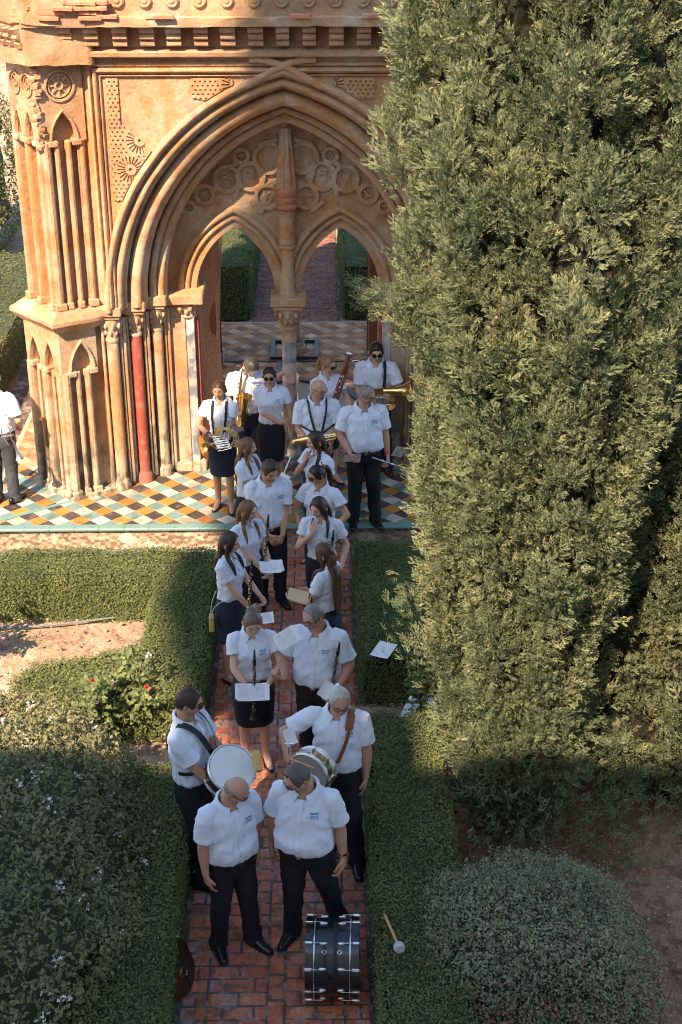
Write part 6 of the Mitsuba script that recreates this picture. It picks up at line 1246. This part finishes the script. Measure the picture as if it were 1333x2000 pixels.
# drums
def hoop(c, F, r, z, rr=.008, n=40): return tube(torus_pts(np.asarray(c) + F[:, 2] * z, F[:, 0], F[:, 1], r, n=n), rr, 8, caps=False)
def drum(c, axis, r, depth, label, shell, head, lugs, group=None, sn='snare_drum'):
    """c: centre of the head that shows; axis: where that head faces."""
    k = thing(sn, label, 'drum', group); F = axis_frame(axis); c = np.asarray(c, float)
    put('shell', lathe([(r * .97, -depth), (r * .985, -depth + .004), (r * .985, -.004), (r * .97, 0)], 48, c, F), shell, k, smooth=40)
    put('head', lathe([(r * .97, .001), (r * .965, .004), (.0, .0045)], 48, c, F, caps=False), head, k, smooth=40)
    put('rear_head', lathe([(r * .965, -depth - .004), (r * .97, -depth - .001)], 48, c, F), head, k)
    for z in (.004, -.018, -depth - .004, -depth + .018): put('hoop', hoop(c, F, r * 1.02, z, .0065), 'm_chrome', k, smooth=50)
    for z0, z1 in ((-.018, .004), (-depth - .004, -depth + .018)): put('hoop', lathe([(r * 1.015, z0), (r * 1.015, z1)], 48, c, F, caps=False), 'm_chrome', k, smooth=40)
    for i in range(lugs):
        a = i * math.tau / lugs; o = F[:, 0] * math.cos(a) + F[:, 1] * math.sin(a); b = c + o * r * 1.02
        put('lug', xf(box(-.011, .011, -.008, .016, -.030, .030, .006), np.stack([np.cross(o, F[:, 2]), o, F[:, 2]], 1), b - F[:, 2] * depth / 2), 'm_chrome', k); put('tension_rod', tube([b + o * .012 + F[:, 2] * .004, b + o * .012 - F[:, 2] * (depth + .004)], .0035, 6), 'm_chrome', k)
    return k
d19 = drum((-.69, 9.06, 1.23), unit((.36, -.50, .78)), .190, .15, 'drum with a big white head and dark shell carried by the man in profile', 'm_darkshell', 'm_drumhead', 8)
d20 = drum((-.10, 9.05, 1.17), unit((-.50, -.84, .06)), .172, .13, 'chrome snare drum with a brownish head on the white-haired man\'s strap', 'm_chrome', 'm_oldhead', 8)
wb = thing('wood_block', 'yellow wooden block with a slot fixed to the rim of the white drum', 'wood block'); wF = np.stack([unit((.85, .3, -.4)), unit((-.2, .75, .55)), unit((.36, -.5, .78))], 1); wF[:, 1] = unit(wF[:, 1] - wF[:, 2] * (wF[:, 1] @ wF[:, 2])); wF[:, 0] = np.cross(wF[:, 1], wF[:, 2])
put('block', xf(unman(man(box(-.028, .028, -.085, .085, 0, .05, .004)) - man(box(-.002, .034, -.07, .07, .022, .028))), wF, (-.505, 9.08, 1.27)), 'm_yellowwood', wb)
put('clamp', xf(box(-.008, .008, -.015, .015, -.05, 0), wF, (-.505, 9.08, 1.268)), 'm_darkmetal', wb)
for k_, (a, b) in enumerate((((-.24, 9.08, 1.30), (-.05, 8.92, 1.33)), ((-.23, 9.06, 1.285), (-.07, 8.90, 1.295)))):
    s_ = thing('drumstick', ('upper pale wooden drumstick resting on the chrome snare drum', 'lower pale wooden drumstick crossing the chrome snare drum')[k_], 'drumstick', 'pair of drumsticks'); scene[s_] = mikit.ply(tube([a, np.array(a) * .2 + np.array(b) * .8, np.array(a) * .06 + np.array(b) * .94, b], [.0075, .0065, .004, .005], 8), 'm_stick', smooth=40)
sheet((-.235, 9.15, 1.46), (.35, .1, .1), (.12, .1, 1), .09, .16, 'white card standing in the clip of the chrome snare drum', 'm_paper', 0, 'music_card', 'card', .004)
put('card_clip', join([tube([(-.25, 9.15, 1.30), (-.245, 9.15, 1.39)], .006, 6), box(-.28, -.20, 9.142, 9.152, 1.38, 1.40, .003)]), 'm_chrome', d20)
# bass drum standing on its hoops
bd = thing('bass_drum', 'glossy black bass drum with chrome fittings standing on the brick path', 'drum'); bcn = V3(.08, 7.98, .300); BF = axis_frame(unit((1, -.04, 0)))
put('shell', lathe([(.284, -.128), (.285, -.12), (.285, .12), (.284, .128)], 64, bcn, BF), 'm_gloss', bd, smooth=40)
for s in (-1, 1):
    put('hoop', lathe([(.288, s * .129), (.298, s * .129), (.299, s * .16), (.298, s * .195), (.286, s * .195)][::s], 64, bcn, BF, caps=False), 'm_gloss', bd, smooth=40)
    put('head', lathe([(.001, s * .184), (.288, s * .184)][::-1] if s > 0 else [(.001, s * .184), (.288, s * .184)], 64, bcn, BF, caps=False), 'm_black', bd)
    put('chrome_band', hoop(bcn, BF, .2985, s * .131, .0055, 64), 'm_chrome', bd, smooth=50)
    for i in range(10):
        a = i * math.tau / 10 + .16; o = BF[:, 0] * math.cos(a) + BF[:, 1] * math.sin(a); b = bcn + o * .296; X = BF[:, 2] * s; Q = np.stack([np.cross(o, X), o, X], 1)
        put('lug', xf(xf(trimesh.creation.icosphere(subdivisions=2), np.diag([.014, .013, .030])), Q, b - o * .006 + X * .068), 'm_chrome', bd, smooth=True)
        put('tension_rod', tube([b + o * .008 + X * .07, b + o * .008 + X * .205], .0034, 6), 'm_chrome', bd); put('claw_hook', xf(box(-.012, .012, -.003, .016, -.034, .020, .005), Q, b + X * .180), 'm_chrome', bd)
for sx_ in (-.055, .055):
    o = unit((0, -.75, .9)); o = o - BF[:, 2] * (o @ BF[:, 2]); put('strap_eye', tube(torus_pts(bcn + BF[:, 2] * sx_ + o * .300, BF[:, 2], unit(np.cross(o, BF[:, 2])), .013, n=16), .0028, 6, caps=False), 'm_chrome', bd, smooth=50)
def arc(a0, a1, x0, x1, r=.291, n=26): a = np.linspace(a0, a1, n); return [bcn + BF[:, 2] * (x0 + (x1 - x0) * q) + V3(0, -r * math.cos(t), r * math.sin(t)) for t, q in zip(a, np.linspace(0, 1, n))]
def band(pts, w, ax, t=.004):
    p = np.array(pts); o = p - bcn; o -= np.outer(o @ BF[:, 2], BF[:, 2]); o /= np.linalg.norm(o, axis=1, keepdims=True); tg = unit(np.gradient(p, axis=0).sum(0)); tgs = np.gradient(p, axis=0); tgs /= np.linalg.norm(tgs, axis=1, keepdims=True); sd = np.cross(tgs, o)
    v = np.array([p + sd * w / 2, p + sd * w / 2 + o * t, p - sd * w / 2 + o * t, p - sd * w / 2]); f = grid_faces(4, len(p), False); return tm(v.reshape(-1, 3), np.vstack([f, f[:, ::-1]]))
st_ = [band(arc(1.75, .25, .025, .012), .030, 0), band(arc(1.02, .35, -.062, -.055), .026, 0), band([bcn + BF[:, 2] * x + V3(0, -.30 * math.cos(t), .30 * math.sin(t)) for x, t in zip(np.linspace(-.055, .012, 16), .35 - .22 * np.sin(np.linspace(0, math.pi, 16)))], .024, 0)]
put('carrying_strap', join(st_), 'm_strap', bd, label='black leather carrying strap looped over the shell')
ml = thing('mallet', 'bass drum beater with a wooden handle and grey felt head on the right hedge', 'mallet')
put('handle', tube([(.465, 8.03, .655), (.545, 7.73, .655)], [.010, .011], 10), 'm_stick', ml, smooth=40); put('felt_head', lathe([(.012, -.028), (.034, -.026), (.040, -.012), (.040, .012), (.034, .026), (.012, .028)], 18, (.553, 7.70, .655), axis_frame(unit((.08, -.3, 0.02)))), 'm_felt', ml, smooth=50)
# pair of cymbals against the left hedge
for i, (c, ax, lb) in enumerate((((-1.085, 8.06, .20), (.80, -.30, .42), 'dark crash cymbal leaning upright against the left hedge'), ((-1.045, 7.97, .175), (.86, -.35, .30), 'brown crash cymbal with a strap loop, in front of its twin by the left hedge'))):
    cy = thing('cymbal', lb, 'cymbal'); F = axis_frame(unit(ax)); put('plate', lathe([(.178, -.004), (.179, -.003), (.12, .006), (.055, .014), (.045, .030), (.0, .034)], 36, c, F, caps=False), 'm_cymbal', cy, smooth=40); put('plate_back', lathe([(.0, .030), (.044, .026), (.054, .010), (.12, .002), (.178, -.0045)], 36, c, F, caps=False), 'm_cymbal', cy, smooth=40)
    put('knob', lathe([(.016, .03), (.018, .04), (.008, .05)], 12, c, F), 'm_felt', cy)
    o = np.array(c) + F[:, 2] * .045; put('strap_loop', tube(spline([o, o + F[:, 2] * .03 + V3(0, -.03, .01), o + F[:, 2] * .035 + V3(.0, -.09, -.05), o + F[:, 2] * .02 + V3(0, -.05, -.07), o], 20), .006, 7), 'm_strap', cy, smooth=50)
# handbag, plastic bag
hb_ = thing('handbag', 'small wooden handbag on a pale cord strap by the left hedge', 'handbag'); put('box', box(-1.085, -1.035, 12.02, 12.12, .66, .83, .008), 'm_stick', hb_)
put('cord', tube(spline([(-1.06, 12.03, .83), (-1.045, 12.03, 1.0), (-1.0, 12.05, 1.12)], 12), .005, 6), 'm_felt', hb_, smooth=50); put('cord', tube(spline([(-1.06, 12.11, .83), (-1.02, 12.08, .92), (-.93, 12.02, 1.02)], 12), .005, 6), 'm_felt', hb_, smooth=50)
pb = thing('plastic_bag', 'crumpled white plastic bag with green print lying beside the cypress', 'plastic bag')
bx, bz = np.meshgrid(np.linspace(-1, 1, 40), np.linspace(0, 1, 30)); hw_ = .20 * (1 - .35 * bz) ; q = np.stack([bx * 2, bz * 2.4, 0 * bx], -1); th_ = .075 * np.sqrt(np.clip(1 - bx ** 2, 0, 1)) * (1 - bz ** 3) + .002
cr = .030 * (np.abs(meshkit.noise(q * 2.2, 3) - .5) + .5 * np.abs(meshkit.noise(q * 5, 4) - .5)) 
bux, buy, bun = unit((.92, -.1, -.1)), unit((.25, .55, .62)), unit((-.05, -.75, .66)); bo = V3(.90, 11.22, .03)
fp_ = bo + (bx * hw_)[..., None] * bux + (bz * .34)[..., None] * buy + (th_ + cr)[..., None] * bun; bp_ = bo + (bx * hw_)[..., None] * bux + (bz * .34)[..., None] * buy - (th_ - .3 * cr)[..., None] * bun
gf = grid_faces(30, 40, False); put('film', join([tm(fp_.reshape(-1, 3), gf), tm(bp_.reshape(-1, 3), gf[:, ::-1])]), 'm_plastic', pb, smooth=70)
def onbag(m):
    from scipy.interpolate import RegularGridInterpolator as RGI
    v = np.asarray(m.vertices); s = np.clip(v[:, 1] / .34, 0, 1); t = np.clip(v[:, 0] / (.20 * (1 - .35 * s)), -1, 1); p = RGI((np.linspace(0, 1, 30), np.linspace(-1, 1, 40)), fp_)(np.stack([s, t], 1)); return tm(p + bun * (.004 + v[:, 2:3]), m.faces)
rgm = lambda cx, cz, r0, r1: xf(trimesh.creation.extrude_polygon(Point(cx, cz).buffer(r1).union(sbox(cx - r1, cz - .0, cx, cz + r1)).difference(Point(cx, cz).buffer(r0)), .001, engine='earcut'))
put('print', join([onbag(rgm(.01, .20, .020, .045)), onbag(rgm(.085, .13, .014, .030))]), 'm_olive', pb, kind='stuff'); put('print', onbag(xf(meshkit.text_mesh('BIO-TI', .028, .001, bold=True), rotz(-.5), (-.06, .135, 0))), 'm_box', pb, kind='stuff')
# straps and harnesses
c = C['horn']
for sd in (-1, 1): strap(c, [(sd * .055, -.085, 1.46), (sd * .075, -.02, 1.475), (sd * .085, .075, 1.43), (sd * .082, .142, 1.28), (sd * .07, .165, 1.18), (sd * .06, .19, 1.08)], .030, 'm_strap', 'strap')
c = C['sax_mid']
for sd in (-1, 1):
    strap(c, [(sd * .10, -.10, 1.40), (sd * .105, -.02, 1.475), (sd * .10, .10, 1.41), (sd * .075, .150, 1.28), (sd * .045, .168, 1.16), (sd * .03, .175, 1.10)], .026, 'm_strap', 'harness'); strap(c, [(sd * .03, .175, 1.11), (sd * .10, .155, 1.15), (sd * .185, .08, 1.18), (sd * .21, -.02, 1.18)], .022, 'm_strap', 'harness')
strap(C['sax_back'], [(-.05, -.08, 1.47), (-.08, -.01, 1.48), (-.06, .10, 1.40), (-.02, .15, 1.28), (-.0, .16, 1.2)], .024, 'm_strap', 'strap')
strap(C['euph'], [(.09, -.10, 1.40), (.10, -.01, 1.475), (.105, .09, 1.42), (.10, .145, 1.28), (.09, .16, 1.18)], .040, 'm_strap', 'strap', label='wide black strap with a metal buckle')
strap(C['drum19'], [(-.06, -.16, 1.22), (-.105, -.13, 1.38), (-.105, -.03, 1.475), (-.09, .09, 1.42), (-.05, .155, 1.28), (.0, .20, 1.15), (.02, .24, 1.08)], .045, 'm_strap', 'strap'); strap(C['drum19'], [(.05, -.15, 1.25), (.105, -.11, 1.40), (.105, -.02, 1.475), (.10, .08, 1.42), (.08, .15, 1.28), (.04, .22, 1.08)], .040, 'm_strap', 'strap'); strap(C['drum19'], [(-.21, -.02, 1.12), (-.17, .10, 1.12), (-.06, .17, 1.10), (.0, .22, 1.07)], .030, 'm_strap', 'strap')
c = C['drum20']
strap(c, [(.10, -.10, 1.42), (.112, -.02, 1.475), (.11, .06, 1.445), (.098, .112, 1.37)], .065, 'm_leather', 'strap_pad', label='wide brown leather shoulder pad', t=.012); strap(c, [(.11, .085, 1.42), (.095, .135, 1.32), (.055, .170, 1.19), (.02, .19, 1.10)], .030, 'm_leather', 'strap', label='brown leather strap'); strap(c, [(.02, .19, 1.10), (-.01, .22, 1.02)], .008, 'm_chrome', 'strap_chain')
c = C['claw']; e = c['hb']((-.072, .022, -.055)); e2 = c['hb']((.072, .022, -.055))
for q in (e, e2): put('earring', c['Wm'](tube(torus_pts(q, c['Rh'][:, 1], (0, 0, 1), .016, n=18), .0025, 6, caps=False)), 'm_gold', c['root'])
put('claw_clip', c['Wm'](rough(join([xf(trimesh.creation.icosphere(subdivisions=2), c['Rh'] @ np.diag([.035, .018, .03]), c['hb']((0, .105, .055))), tube([c['hb']((0, .10, .06)), c['hb']((0, .09, .125))], .006, 6)]), .006, 40)), 'm_leather', c['root'])
tp_ = thing('trumpet', 'silver trumpet in the hand of the person at the left picture edge', 'trumpet'); o = V3(-3.60, 15.50, 1.20)
put('bell', flare(o, unit((.25, -.1, -1)), .055, .22), 'm_silver', tp_, smooth=50); put('tubing', join([tube(spline([o, o + (-.03, 0, .1), o + (-.06, 0, .2), o + (-.10, 0, .2), o + (-.09, 0, .0), o + (-.06, 0, -.05)], 24), .007, 8)]), 'm_silver', tp_, smooth=50)
for i in range(3): put('valve', lathe([(.011, -.06), (.011, .05), (.004, .055), (.008, .07)], 10, o + V3(-.05 - .018 * i, -.01, .08), axis_frame((.9, -.3, .3))), 'm_silver', tp_)
